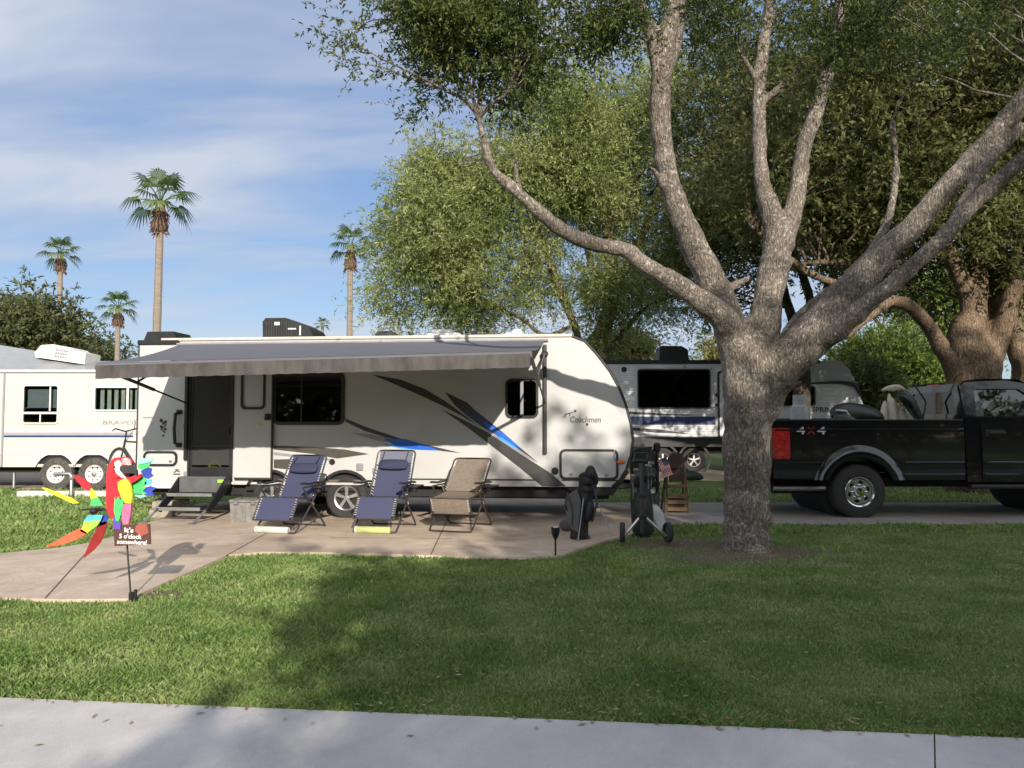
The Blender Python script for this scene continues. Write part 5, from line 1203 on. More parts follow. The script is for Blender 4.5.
lump('club_cover', [L2(593, 486, .12), L2(595, 478, .12), L2(594, 471, .12)], [.07, .075, .03], M['bagblack'], o, 13, 9, .3)
lump('pocket', [L2(590, 499, -.02), L2(589, 510, -.04), L2(587, 523, -.06)], [.05, .085, .06], M['bagblack'], o, 15, 10, .25)
mb = MB(); mb.prism([L2(567, 495)[0::2], L2(576, 489)[0::2], L2(580, 500)[0::2], L2(577, 531)[0::2], L2(570, 527)[0::2], L2(565, 510)[0::2]], -.14, -.06); mb.build('side_pocket', M['baggrey'], o)
MB().tube([L2(569, 497, -.15), L2(573, 512, -.15), L2(572, 526, -.15)], .006, 5).build('zip', M['black'], o)
MB().tube([L2(594, 487, -.05), L2(597, 503, -.14), L2(592, 522, -.12)], .014, 6).build('carry_strap', M['black'], o)
for a, b in ((L2(584, 494, .0), L2(578, 540, -.16)), (L2(595, 496, .05), L2(612, 535, -.28))):
    mb = MB(); mb.tube([a, b], .0085, 6); mb.box((b[0], b[1], .012), (.04, .05, .02), .006); mb.build('stand_leg', M['steel'], o)
MB().tube([L2(568, 492, -.1), L2(565, 505, -.15), L2(571, 520, -.1)], .012, 6).build('strap', M['black'], o)
mb = MB(); mb.tube([L2(583, 501, -.02), L2(597, 500, .0)], .007, 6); mb.build('stand_hinge', M['steel'], o)
p = gnd(569, 534); o = thing('grey_pouch', 'low grey pouch lying beside the black golf bag', 'pouch', (p.x - .02, p.y + .1, PZ)); lump('pouch', [(-.11, 0, .07), (-.05, 0, .08), (.06, 0, .08), (.11, 0, .06)], [.04, .085, .085, .03], M['baggrey'], o, 3, 12, .15)

# ---- golf push cart folded upright, with a dark green bag strapped to it
p = gnd(646, 545); o = thing('golf_cart', 'golf push cart on two wheels with upright grey handle post', 'golf push cart', (p.x, p.y, PZ)); Y = p.y
L3 = lambda u, v, dy=0.0: tuple(at(u, v, Y + dy) - Vector((p.x, p.y, PZ)))
mb = MB(); mb.tube([L3(642, 533), L3(642, 500), L3(641.5, 463)], [.022, .028, .028], 10); mb.build('post', M['gunmetal'], o)
mb = MB(); mb.box(L3(640, 461), (.20, .07, .045), .015); mb.tube([L3(633, 461), L3(635, 453, .05), L3(648, 453, .05), L3(647, 461)], .013, 6); mb.tube([L3(650, 462), L3(652, 447, .03)], .008, 6); mb.build('handle', M['black'], o)
for a, b in (((640, 517), (624, 536)), ((645, 517), (666, 536))):
    mb = MB(); A_, B_ = Vector(L3(*a)), Vector(L3(*b)); mb.tube([A_, B_], .020, 8); mb.build('leg', M['alu'], o)
for u in (622.5, 668):
    e = sub('wheel', o, (L3(u, 540)[0], 0, .125), (0, 0, R(80 if u < 640 else 100)))
    MB().lathe([(.08, -.025), (.115, -.03), (.125, -.015), (.125, .015), (.115, .03), (.08, .025)], axis='y', n=24).build('tyre', M['rubber'], e)
    MB().lathe([(.085, -.012), (.04, -.02), (.015, -.03), (.015, .03), (.04, .02), (.085, .012)], axis='y', n=20).build('rim', M['charcoal'], e)
mb = MB(); mb.box(L3(642, 496), (.09, .06, .05), .01); mb.box(L3(642.5, 517), (.10, .06, .05), .01); mb.tube([L3(633, 527), L3(657, 527)], .006, 6); mb.build('bracket', M['black'], o)
p2 = gnd(644, 540); o2 = thing('golf_bag', 'dark green golf bag strapped upright behind the grey push cart post', 'golf bag', (p2.x, p2.y + .28, PZ)); Y2 = p2.y + .28
L4 = lambda u, v, dy=0.0: tuple(at(u, v, Y2 + dy) - Vector((p2.x, p2.y + .28, PZ)))
mb = MB(); mb.tube([L4(643, 537), L4(643, 531), L4(642, 512), L4(641, 488, .05), L4(641, 477, .05)], [.09, .14, .15, .145, .14], 18); mb.build('bag_body', M['baggreen'], o2)
lump('club_covers', [L4(634, 488, -.1), L4(636, 478, -.1), L4(644, 474, -.05), L4(652, 476, 0), L4(655, 468, 0)], [.05, .09, .10, .09, .05], M['tarp'], o2, 5, 12, .35)
for i, (u, v) in enumerate(((633, 476), (636, 470), (645, 476), (648, 466), (651, 463), (634, 483))):
    mb = MB(); q = Vector(L4(u, v, -.15 + .05 * (i % 3))); mb.tube([q + Vector((0, 0, -.3)), q], .006, 6); mb.box(q, (.075, .035, .045), .014); mb.build('golf_club', M['chrome'], o2)
# ---- white curved board leaning by the cart
p = gnd(660, 538); o = thing('curved_board', 'white curved board leaning beside the push cart', 'board', (p.x, p.y + .1, PZ)); Y3 = p.y + .1
L5 = lambda u, v: (at(u, v, Y3).x - p.x, at(u, v, Y3).z - PZ)
mb = MB(); mb.prism([L5(*q) for q in ((649, 490), (653, 489), (655, 497), (657, 505), (662, 511), (665, 522), (666.5, 532), (664, 535), (659, 529), (652, 516), (648, 504), (647.5, 496))], -.04, .03); mb.build('board', M['sidinggrey'], o)
mb = MB(); mb.prism([L5(*q) for q in ((651, 493), (657, 493), (658.5, 504), (652.5, 503))], -.07, -.038); mb.build('pad', M['baggreen'], o)
# ---- weathered wooden stand with a rounded top, a small flag on it
p = gnd(676, 514); o = thing('wooden_stand', 'weathered wooden stand with rounded dark top behind the push cart', 'wooden stand', (p.x, p.y, .02)); Y4 = p.y
L6 = lambda u, v, dy=0.0: tuple(at(u, v, Y4 + dy) - Vector((p.x, p.y, .02)))
for a, b in (((666, 513), (667, 465)), ((688, 512), (684, 465))):
    A_, B_ = Vector(L6(*a)), Vector(L6(*b)); mb = MB(); mb.tube([(A_[0], A_[1], 0), B_], .022, 4); mb.build('post', M['wood'], o)
    mb = MB(); mb.tube([(A_[0], .42, 0), (B_[0], .02, B_[2])], .02, 4); mb.build('post', M['wood'], o)
arc = [L6(667, 468), L6(667.5, 458), L6(671, 453), L6(676, 452), L6(681, 454), L6(684, 460), L6(684, 468)]
mb = MB(); mb.prism([(a[0], a[2]) for a in arc] , -.04, -.0); mb.build('top_board', M['darkwood'], o)
mb = MB(); mb.prism([(L6(u, v)[0], L6(u, v)[2]) for u, v in ((669, 467), (683, 467), (683, 482), (669, 482))], -.012, .012); mb.build('back_board', M['darkwood'], o)
for v in (486, 496, 502, 509): mb = MB(); a, b = L6(667, v), L6(687, v); mb.box(((a[0] + b[0]) / 2, -.02, a[2]), (b[0] - a[0], .03, .065 if v > 490 else .05), .006); mb.build('slat', M['wood'], o)
mb = MB(); a = L6(676, 505); mb.box((a[0], .12, .13), (.30, .22, .2), .01); mb.build('crate', M['darkwood'], o)
# flag
p = at(664, 465, Y4 - .12); o = thing('small_flag', 'small striped American flag hanging on the wooden stand', 'flag', (p.x, p.y, p.z)); W_ = .30; H_ = .17
rt = Matrix.Rotation(R(68), 4, 'Y')
def fp(a, b): v = rt @ Vector((a - W_ * .35, -.01 + .018 * math.sin(a * 30), b)); return tuple(v)
for mk, nm, cells in (('nred', 'red_stripes', range(0, 13, 2)), ('nwhite', 'white_stripes', range(1, 13, 2))):
    mb = MB()
    for k in cells:
        z1, z0 = H_ * (.5 - k / 13), H_ * (.5 - (k + 1) / 13); rows = [[fp(W_ * j / 12, z) for j in range(13)] for z in (z0, z1)]; mb.sheet(rows)
    mb.build(nm, M[mk], o)
rows = [[tuple(Vector(fp(W_ * .4 * j / 6, z)) + Vector((0, -.004, 0))) for j in range(7)] for z in (H_ * (.5 - 7 / 13), H_ * .5)]; cn = MB().sheet(rows).build('canton', M['navy'], o)
mb = MB()
for r_ in range(5):
    for c_ in range(6 - r_ % 2):
        q = Vector(fp(W_ * .4 * (c_ + .6 + .5 * (r_ % 2)) / 6.4, H_ * (.5 - (r_ + .7) * 7 / 13 / 5))) + Vector((0, -.007, 0)); mb.box(q, (.005, .002, .005))
mb.build('stars', M['nwhite'], cn)
MB().tube([fp(-.005, -H_ * .6), fp(-.005, H_ * .62)], .005, 6).build('staff', M['wood'], o)
p = gnd(692, 482); o = thing('dark_cushion', 'small dark cushion on the gravel right of the wooden stand', 'cushion', (p.x, p.y, .012)); lump('cushion', [(-.25, 0, .12), (-.1, 0, .15), (.15, 0, .14), (.3, 0, .08)], [.06, .14, .12, .04], M['baggreen'], o, 6, 12, .15)

# ---- left: water post and white kerb
p = gnd(71, 497); o = thing('water_post', 'grey utility pipe post with a side arm by the left trailer', 'utility post', (p.x, p.y, 0))
zt_ = at(71, 474, p.y).z
mb = MB(); mb.tube([(0, 0, -.02), (0, 0, zt_ - .05), (-.03, 0, zt_), (-.25, 0, zt_), (-.34, 0, zt_ - .02)], .038, 8); mb.build('pipe', M['steel'], o); mb = MB(); mb.lathe([(.05, zt_ - .12), (.055, zt_ - .1), (.05, zt_ - .05)], n=10); mb.box((.05, -.03, zt_ - .08), (.1, .03, .02), .005); mb.build('tap', M['steel'], o)
a, b = gnd(16, 496.5), gnd(150, 496.5); tag(MB().box(((a.x + b.x) / 2, a.y + .06, .045), (b.x - a.x, .13, .13), .02).build('kerb', M['block' if 0 else 'sidewalk'], recalc=True), 'long pale concrete kerb lying along the grass before the left trailer', 'kerb')

# ================================================================== parrot wind spinner
base = gnd(131, 602); SY = base.y + .0
PP = thing('parrot_spinner', 'rainbow parrot wind spinner on a thin black pole at the path edge', 'wind spinner', (base.x, base.y, 0))
q = lambda u, v, dy=0.0: (at(u, v, SY + dy).x - base.x, at(u, v, SY + dy).z)
_k = [0]
def flat(name, pts, m, d=0.0, th=.012, parent=None):
    return MB().prism([q(*p, d) for p in pts], d - th / 2, d + th / 2).build(name, M[m], parent or PP)
mb = MB(); a, b = q(131, 602), q(122, 500); mb.tube([(a[0], 0, -.08), (a[0], 0, 0.02), (b[0], 0.03, b[1])], .0075, 8); mb.build('pole', M['black'], PP)
mb = MB(); mb.box((a[0], 0, .03), (.035, .035, .11), .008); mb.box((a[0] + .035, 0, .04), (.022, .03, .13), .006); mb.tube([(a[0], 0, .03), (a[0] + .035, 0, .03)], .008, 6); mb.build('ground_spike', M['black'], PP)
body = flat('body', [(110, 466), (113, 461), (118, 457.5), (122, 459), (124, 466), (126, 475), (127, 490), (126, 505), (122, 515), (117, 520), (112, 516), (108.5, 508), (108, 490), (108.5, 475)], 'nred', 0, .07)
hd = flat('head', [(112, 470), (112, 463), (116, 458), (123, 456.8), (129, 458.5), (132, 463), (130, 469), (125, 475), (119, 478), (114, 476)], 'nred', -.012, .085)
flat('face_patch', [(115, 462), (118.5, 460), (122, 463), (121.5, 470), (124, 475), (126.5, 479), (122, 477.5), (117, 473.5), (115, 468)], 'nwhite', -.06, .02, hd)
flat('crest', [(122, 459), (126, 457.5), (130.5, 460), (131.5, 465), (127, 465.5), (123, 464)], 'npalepink', -.06, .02, hd)
flat('beak', [(121, 466), (127, 464.8), (133, 466), (137, 470), (137.5, 475), (134.5, 473.5), (129, 473), (124, 474), (120.5, 470)], 'charcoal', -.065, .03, hd)
x, z = q(118.6, 466.5); MB().lathe([(.001, -.08), (.008, -.078), (.010, -.07)], (x, 0, z), 'y', 10).build('eye', M['black'], hd)
flat('chest', [(118.5, 482), (123, 479.5), (128, 479.5), (130.5, 484), (132.5, 494), (132, 503), (126, 503), (122, 497), (119, 489)], 'nyellow', -.055, .03)
flat('wing', [(115.5, 497), (117, 500), (119, 496.5), (121, 500), (123.5, 499), (124, 505), (121.5, 514), (119.5, 521), (116.5, 521), (114.5, 510)], 'ngreen', -.06, .025)
flat('wing_tip', [(114, 515), (116.5, 520), (119.5, 520), (121.5, 523), (120.5, 531), (116.5, 533), (113.5, 526)], 'npurple', -.055, .02)
flat('leg', [(124, 504), (132, 503), (131, 515), (129, 524), (124, 524), (122.5, 514)], 'npink', -.05, .03)
flat('arm', [(124, 477), (131, 477), (136, 475), (141, 474), (141.5, 477), (136, 481), (130, 484), (125, 482)], 'nred', -.035, .03)
for k, (pts, mk) in enumerate((([(137, 461), (142, 458), (148, 459), (153, 457.5), (152, 461), (147, 463), (140, 464)], 'nteal'), ([(139, 463), (147, 463), (151.5, 461), (149, 467), (143, 470), (138, 468)], 'ngreen'),
                               ([(141, 471), (147, 467), (152, 468.5), (151, 473), (153.5, 476), (148, 479), (143, 476)], 'nblue'), ([(131, 486), (137, 479), (143, 475), (148, 474), (145, 480), (147, 485), (140, 488), (133, 490)], 'ngreen'),
                               ([(145, 482), (149, 479), (152, 480), (150, 485), (145, 486)], 'ncyan'), ([(132, 490), (139, 487), (147, 487), (143, 491), (147, 494), (139, 494), (133, 493.5)], 'ngreen'),
                               ([(144, 488), (150, 486), (157, 488), (152, 491), (154, 494.5), (148, 496.5), (143, 493)], 'nblue'), ([(134, 493), (141, 494), (147, 496), (141, 498), (135, 496)], 'nteal'), ([(142, 480), (146, 478), (147, 484), (143, 486)], 'ngreen'))):
    flat('tail_feather', pts, mk, -.02 + .012 * (k % 4), .01)
sg = flat('sign', [(114, 529), (121, 530), (124, 525), (128, 524.5), (150, 524), (151, 544), (115, 546)], 'nbrown', -.10, .014)
flat('sign_patch', [(136, 525.5), (141, 523), (147, 524.5), (149, 533), (141, 536), (135, 531)], 'nrust', -.11, .008, sg)
for txt, uc, vc, wpx, hpx in (("It's", 129, 530, 9, 5.0), ("5 o'clock", 130.5, 536.3, 22, 4.8), ('somewhere!', 132, 542.0, 29, 4.6)):
    x, z = q(uc, vc, -.12); lettering('sign_lettering', txt, M['nwhite'], sg, x, -.1185, z, wpx / FPX * SY, hpx / FPX * SY, rot=(PI / 2, R(2), 0), bold=.03)
MB().tube([(q(122, 530)[0], .0, q(122, 530)[1]), (q(122, 530)[0], -.095, q(122, 530)[1])], .008, 6).build('sign_bracket', M['black'], sg)
hub = q(100, 510); mb = MB(); mb.tube([(q(110, 510)[0], 0, q(110, 510)[1]), (hub[0], -.03, hub[1])], .008, 6); mb.tube([(hub[0], -.12, hub[1]), (hub[0], .06, hub[1])], .010, 8); mb.lathe([(.001, -.14), (.025, -.12), (.03, -.09), (.022, -.07)], (hub[0], 0, hub[1]), 'y', 12); mb.tube([(q(87, 509)[0], -.08, q(87, 509)[1]), (q(105, 507)[0], -.08, q(105, 507)[1])], .007, 6); mb.build('spinner_hub', M['black'], PP)
def blade(segs, d):
    mb = MB(); ms = []
    for k, (pts, mk) in enumerate(segs):
        mb.prism([q(*p, d) for p in pts], d - .004, d + .004, mi=k); ms.append(M[mk])
    mb.build('spinner_blade', ms, PP, recalc=True)
blade([([(73, 474.5), (81, 477), (88.5, 482), (91.5, 488), (90, 491), (84, 489), (78, 482)], 'nred'), ([(90, 491), (91.5, 488), (95, 492), (97.5, 497), (91, 499), (90, 495)], 'nyellow'), ([(91, 499), (97.5, 497), (101, 502), (103, 505.5), (91, 506)], 'ngreen')], -.09)
blade([([(42, 487.5), (46, 488), (58, 492.5), (72, 498), (79, 503), (73, 503.5), (60, 497.5), (48, 492)], 'nyellow')], .02)
blade([([(88, 515), (103, 515), (101, 520), (84, 521)], 'ncyan'), ([(84, 521), (101, 520), (97, 526), (91, 530), (83, 526)], 'nlime'), ([(83, 526), (91, 530), (86, 534), (80, 531)], 'nyellow'), ([(80, 528), (88, 533), (78, 539), (66, 543.5), (55, 546), (46, 546.5), (56, 541), (68, 534)], 'orange')], -.10)
blade([([(99, 519), (106, 514), (108, 518), (106, 524), (100, 526)], 'nblue'), ([(100, 523), (107, 521), (106, 530), (101, 542), (94, 550), (83.5, 558.5), (87, 549), (92, 538), (96, 530)], 'ndarkred')], -.06)

# ================================================================== trees
def leaves_mesh(name, centers, dirs, n_twig, tw_len, n_leaf, L, Wd, mat_, parent, base, seed, droop=.15, spread=1.0, jitter=.25):
    """sprays of leaves: each bough end carries twigs, each twig carries leaves along its length"""
    r = np.random.default_rng(seed); C = np.repeat(np.asarray(centers), n_twig, 0); D = np.repeat(np.asarray(dirs), n_twig, 0); n = len(C)
    d = D * .5 + r.normal(0, 1, (n, 3)) * spread * np.array([1, 1, .75]); d[:, 2] -= droop; d /= np.linalg.norm(d, axis=1, keepdims=True)
    o = C + r.normal(0, jitter, (n, 3)); tl = tw_len * (.5 + r.random(n))
    o = np.repeat(o, n_leaf, 0); dd = np.repeat(d, n_leaf, 0); t = (.15 + .85 * r.random(n * n_leaf)); tl = np.repeat(tl, n_leaf); m = len(o)
    p = o + dd * (t * tl)[:, None]; p[:, 2] -= droop * (t * tl) ** 2
    ld = dd * .7 + r.normal(0, .7, (m, 3)); ld /= np.linalg.norm(ld, axis=1, keepdims=True)
    up = r.normal(0, .6, (m, 3)) + np.array([0, 0, .8]); sd = np.cross(ld, up); sd /= np.linalg.norm(sd, axis=1, keepdims=True) + 1e-9
    nrm = np.cross(sd, ld); l = L * (.6 + .8 * r.random(m))[:, None]; w = Wd * (.7 + .6 * r.random(m))[:, None]
    V = np.stack([p, p + ld * l * .45 + sd * w * .5 + nrm * l * .06, p + ld * l, p + ld * l * .45 - sd * w * .5 + nrm * l * .06], 1).reshape(-1, 3) - np.asarray(base)
    return arr_mesh(name, V, np.arange(m * 4).reshape(m, 4), mat_, parent)

def smooth_path(P, k=5):
    """Catmull-Rom through (point, radius) list"""
    P = [(Vector(p), r) for p, r in P]; out = []; n = len(P)
    for i in range(n - 1):
        p0, p1, p2, p3 = P[max(0, i - 1)][0], P[i][0], P[i + 1][0], P[min(n - 1, i + 2)][0]
        for j in range(k):
            t = j / k; t2, t3 = t * t, t * t * t
            out.append((.5 * ((2 * p1) + (p2 - p0) * t + (2 * p0 - 5 * p1 + 4 * p2 - p3) * t2 + (3 * p1 - p0 - 3 * p2 + p3) * t3), P[i][1] + (P[i + 1][1] - P[i][1]) * t))
    out.append(P[-1]); return out

def limb_px(pts):
    """(u, v, depth, radius in pixels) -> world points and radii"""
    return [(at(u, v, Y), rp * Y / FPX) for u, v, Y, rp in pts]

def tree(name, label, base, limbs, ends, bark, leafm, seed, twig=(10, .5, 14), leaf=(.07, .028), group=None, voxel=.03, thick=.035, branch_r=(.035, .006), droop=.15, cat='tree', jitter=.25, spread=1.0, no_branch=1.0, crown_name='crown'):
    base = Vector(base); e = thing(name, label, cat, base, 0, group); rnd = random.Random(seed)
    mbT, mbB = MB(), MB(); nodes = []
    for limb in limbs:
        S = smooth_path(limb); nodes += [p for p, r in S if p.z > 1.6]
        pts = []; rs = []
        for i, (p, r) in enumerate(S):
            k = 1 + (.10 if r * FPX / max(2, p.y) < 20 else .04) * (rnd.random() - .5) + (.16 if rnd.random() < .07 and r < .2 else 0)
            pts.append(p - base + Vector((rnd.uniform(-1, 1), rnd.uniform(-1, 1), 0)) * r * .07); rs.append(r * k)
        (mbT if max(rs) > thick else mbB).tube(pts, rs, 14 if max(rs) > thick else 7)
    tr = mbT.build('trunk', M[bark], e, ang=80)
    if voxel:
        md = tr.modifiers.new('merge', 'REMESH'); md.mode = 'VOXEL'; md.voxel_size = voxel; md.use_smooth_shade = True
        ms = tr.modifiers.new('ease', 'SMOOTH'); ms.iterations = 8; ms.factor = .5
        tx = bpy.data.textures.new(name + '_lumps', 'CLOUDS'); tx.noise_scale = .22
        dm = tr.modifiers.new('lumps', 'DISPLACE'); dm.texture = tx; dm.strength = .035; dm.mid_level = .5; dm.texture_coords = 'LOCAL'
    nd = np.array([tuple(p) for p in nodes]); dirs = []
    for c, dr in ends:
        c = np.asarray(c); dist = np.linalg.norm(nd - c, axis=1) + .35 * np.maximum(0, nd[:, 2] - c[2]); k = int(np.argmin(dist * (1 + .25 * np.array([rnd.random() for _ in range(len(nd))])))); a = Vector(nd[k]); b = Vector(c); l = (b - a).length
        dv = (b - a).normalized() if l > .01 else Vector((0, 0, 1)); dirs.append(tuple(dv + Vector((0, 0, .1))))
        if rnd.random() < no_branch and l > .05:
            m1 = a + (b - a) * .4 + Vector((rnd.uniform(-.1, .1), rnd.uniform(-.1, .1), rnd.uniform(0, .16))) * l; m2 = a + (b - a) * .72 + Vector((rnd.uniform(-.1, .1), rnd.uniform(-.1, .1), rnd.uniform(-.02, .12))) * l
            sc = min(1.4, .45 + l * .3); mbB.tube([a - base, m1 - base, m2 - base, b + dv * .1 - base], [branch_r[0] * sc, branch_r[0] * .65 * sc, branch_r[0] * .4 * sc, branch_r[1]], 5)
    if mbB.v: mbB.build('branches', M[bark], e, recalc=False, ang=80)
    if ends: leaves_mesh(crown_name, [c for c, d in ends], dirs, twig[0], twig[1], twig[2], leaf[0], leaf[1], M[leafm], e, base, seed + 1, droop, spread, jitter)
    return e

def noise3(p, s, seed):
    v = Vector(p) * s + Vector((seed * 7.3, seed * 3.1, seed * 1.7))
    from mathutils import noise as mn
    return mn.noise(v)
def blobs_px(B, n, seed, gap=.0, gs=.8):
    """bough ends inside ellipsoids given as (u, v, depth, ru, rv, depth radius, weight), radii across in pixels at that depth"""
    r = random.Random(seed); out = []; W = [b[6] if len(b) > 6 else b[3] * b[4] * max(.5, b[5]) for b in B]
    tries = 0
    while len(out) < n and tries < n * 60:
        tries += 1; u, v, Y, ru, rv, ry = r.choices(B, W)[0][:6]
        while True:
            x, y, z = r.uniform(-1, 1), r.uniform(-1, 1), r.uniform(-1, 1)
            if x * x + y * y + z * z <= 1: break
        c = at(u, v, Y); s = Y / FPX; p = (c.x + x * ru * s, c.y + y * ry, c.z + z * rv * s)
        if p[2] < .5 or noise3(p, gs, seed) < gap: continue
        out.append((p, None))
    return out

# ---- the big oak in front
limbs = [limb_px(L) for L in (
    [(747, 566, 9.3, 31), (747, 553, 9.3, 26.5), (747, 535, 9.3, 23.5), (747, 490, 9.3, 22.5), (747, 430, 9.3, 23.5), (749, 385, 9.3, 25.5), (752, 355, 9.3, 25), (754, 335, 9.3, 22), (757, 318, 9.3, 11)],
    [(748, 470, 9.3, 9), (744, 415, 9.3, 15), (737, 350, 9.25, 18), (722, 318, 9.1, 14), (700, 300, 8.95, 11.5), (672, 281, 8.8, 10), (640, 262, 8.65, 8), (625, 250, 8.6, 8.2), (590, 243, 8.45, 7.5), (562, 230, 8.3, 8), (535, 208, 8.2, 7.2), (513, 188, 8.1, 6.4), (492, 168, 8.0, 5), (484, 140, 7.95, 4.2), (478, 114, 7.9, 3.8)],
    [(478, 114, 7.9, 3.6), (462, 98, 7.8, 2.6), (440, 88, 7.7, 1.9)],
    [(478, 116, 7.9, 3.4), (468, 80, 7.9, 2.6), (452, 45, 7.8, 2.1), (430, 15, 7.7, 1.7)],
    [(479, 118, 7.9, 3.0), (481, 80, 8.1, 2.4), (486, 40, 8.2, 2), (490, 0, 8.3, 1.7)],
    [(480, 116, 7.9, 2.6), (492, 104, 7.8, 2.0), (510, 92, 7.7, 1.4)],
    [(535, 208, 8.2, 3.4), (520, 190, 8.4, 2.4), (515, 160, 8.6, 1.7)],
    [(747, 465, 9.3, 9), (743, 405, 9.3, 14), (733, 340, 9.3, 17), (719, 298, 9.3, 16), (702, 262, 9.2, 14.2), (684, 222, 9.1, 12), (670, 184, 9.0, 10.5), (662, 145, 8.9, 10.5), (660, 104, 8.8, 10.5), (662, 70, 8.7, 10.5), (667, 38, 8.6, 10), (673, -5, 8.5, 7.5), (680, -90, 8.3, 6)],
    [(661, 72, 8.7, 9), (652, 35, 8.6, 7.5), (640, 5, 8.4, 6.3), (605, -70, 8.0, 4.5)],
    [(667, 68, 8.7, 7), (679, 25, 8.8, 6), (684, -40, 8.9, 5)],
    [(665, 190, 9.0, 5), (655, 172, 8.8, 3), (648, 165, 8.7, 1.6)],
    [(752, 460, 9.3, 9), (756, 395, 9.3, 14), (763, 335, 9.35, 16), (769, 295, 9.4, 15), (775, 262, 9.45, 14.8), (780, 235, 9.5, 15.5), (781, 222, 9.5, 11)],
    [(779, 245, 9.5, 12), (769, 205, 9.55, 10.2), (762, 182, 9.6, 8), (760, 150, 9.65, 7.2), (759, 110, 9.7, 7), (760, 75, 9.7, 7), (766, 30, 9.75, 6), (775, -30, 9.8, 5)],
    [(782, 245, 9.5, 12), (793, 212, 9.5, 9.4), (799, 180, 9.5, 8), (803, 150, 9.5, 7.8), (815, 115, 9.5, 7.3), (827, 75, 9.5, 7.2), (833, 45, 9.5, 6.4), (840, 5, 9.5, 5.6), (850, -50, 9.5, 4.5)],
    [(830, 55, 9.5, 5), (858, 30, 9.4, 4), (880, 14, 9.3, 3.4), (900, -2, 9.2, 3), (930, -40, 9.0, 3)],
    [(761, 90, 9.7, 4), (748, 65, 9.6, 2.8), (738, 50, 9.5, 1.8)],
    [(765, 100, 9.7, 4), (785, 82, 9.6, 3), (803, 62, 9.5, 2)],
    [(752, 480, 9.3, 9), (759, 420, 9.3, 15), (780, 372, 9.2, 20), (803, 345, 9.1, 21), (828, 318, 9.0, 20.5), (850, 293, 8.9, 17), (880, 258, 8.8, 13), (915, 224, 8.7, 11.8), (945, 190, 8.6, 11), (985, 145, 8.5, 10.8), (1012, 114, 8.4, 10.5), (1045, 75, 8.3, 10), (1090, 20, 8.2, 8), (1150, -55, 8.1, 4.5), (1190, -120, 8.1, 2)],
    [(812, 345, 9.1, 13), (835, 331, 8.8, 11), (862, 308, 8.55, 9.5), (888, 288, 8.4, 8.8), (915, 264, 8.3, 8.5), (945, 235, 8.2, 8.2), (965, 212, 8.2, 8.5), (990, 188, 8.15, 8), (1024, 158, 8.1, 7.5), (1080, 110, 8.1, 6), (1150, 50, 8.0, 3.6), (1200, 10, 8.0, 1.6)],
    [(958, 210, 8.4, 6), (985, 168, 8.4, 5.4), (1012, 138, 8.4, 5), (1050, 105, 8.5, 4.5)],
    [(818, 335, 9.1, 11), (834, 300, 9.3, 8), (852, 274, 9.5, 6.8), (870, 252, 9.7, 5), (886, 225, 9.9, 4.4), (893, 198, 10, 4), (896, 165, 10.1, 3.2), (892, 120, 10.2, 2.6)],
    [(778, 352, 9.4, 9), (800, 318, 9.8, 6.5), (822, 296, 10.2, 5), (845, 282, 10.6, 4), (900, 262, 11.2, 3)],
    [(712, 300, 9.2, 6), (735, 285, 9.5, 4), (752, 278, 9.7, 3)],
)]
E = blobs_px([(352, 12, 7.7, 36, 18, .5, 2.2), (400, 30, 7.7, 40, 34, .6, 7), (372, 58, 7.6, 26, 14, .4, 1.6), (450, 25, 7.8, 55, 40, .7, 12), (430, 75, 7.7, 32, 30, .5, 4), (405, 92, 7.6, 14, 16, .3, 1.1), (505, 40, 8.0, 50, 45, .7, 10), (520, 88, 7.9, 22, 20, .5, 1.6), (560, 12, 8.1, 45, 28, .6, 5), (590, 12, 8.2, 22, 18, .4, 1.6), (625, 22, 8.3, 26, 22, .5, 3), (640, 50, 8.5, 14, 14, .3, .7),
              (700, 10, 9.2, 70, 30, .9, 5), (735, 35, 9.6, 45, 35, .7, 3.2), (790, 20, 9.6, 50, 25, .8, 3), (870, 15, 9.2, 60, 28, .7, 3.5), (960, 5, 8.8, 80, 30, 1, 5), (835, 60, 9.4, 22, 12, .3, .9), (875, 62, 9.2, 16, 12, .3, .45), (930, 65, 8.8, 14, 14, .3, .35), (800, 70, 9.5, 18, 22, .3, .7), (905, 35, 9.0, 30, 18, .4, 1.2), (1130, -30, 8.1, 80, 60, .9, 6), (1190, 30, 8.0, 60, 40, .8, 3)], 345, 31, -.06, 1.5)
E += blobs_px([(480, -110, 9.0, 190, 90, 1.7, 5), (700, -150, 10.4, 240, 110, 2.0, 7), (930, -120, 10.2, 220, 90, 1.8, 6)], 120, 32, -.1, .7)
tree('oak_tree', 'large pale barked oak with many spreading limbs on the front lawn', TREE, limbs, E, 'bark', 'leaf_oak', 40, twig=(15, .36, 15), leaf=(.055, .020), voxel=.022, jitter=.14, droop=.1, branch_r=(.022, .004))

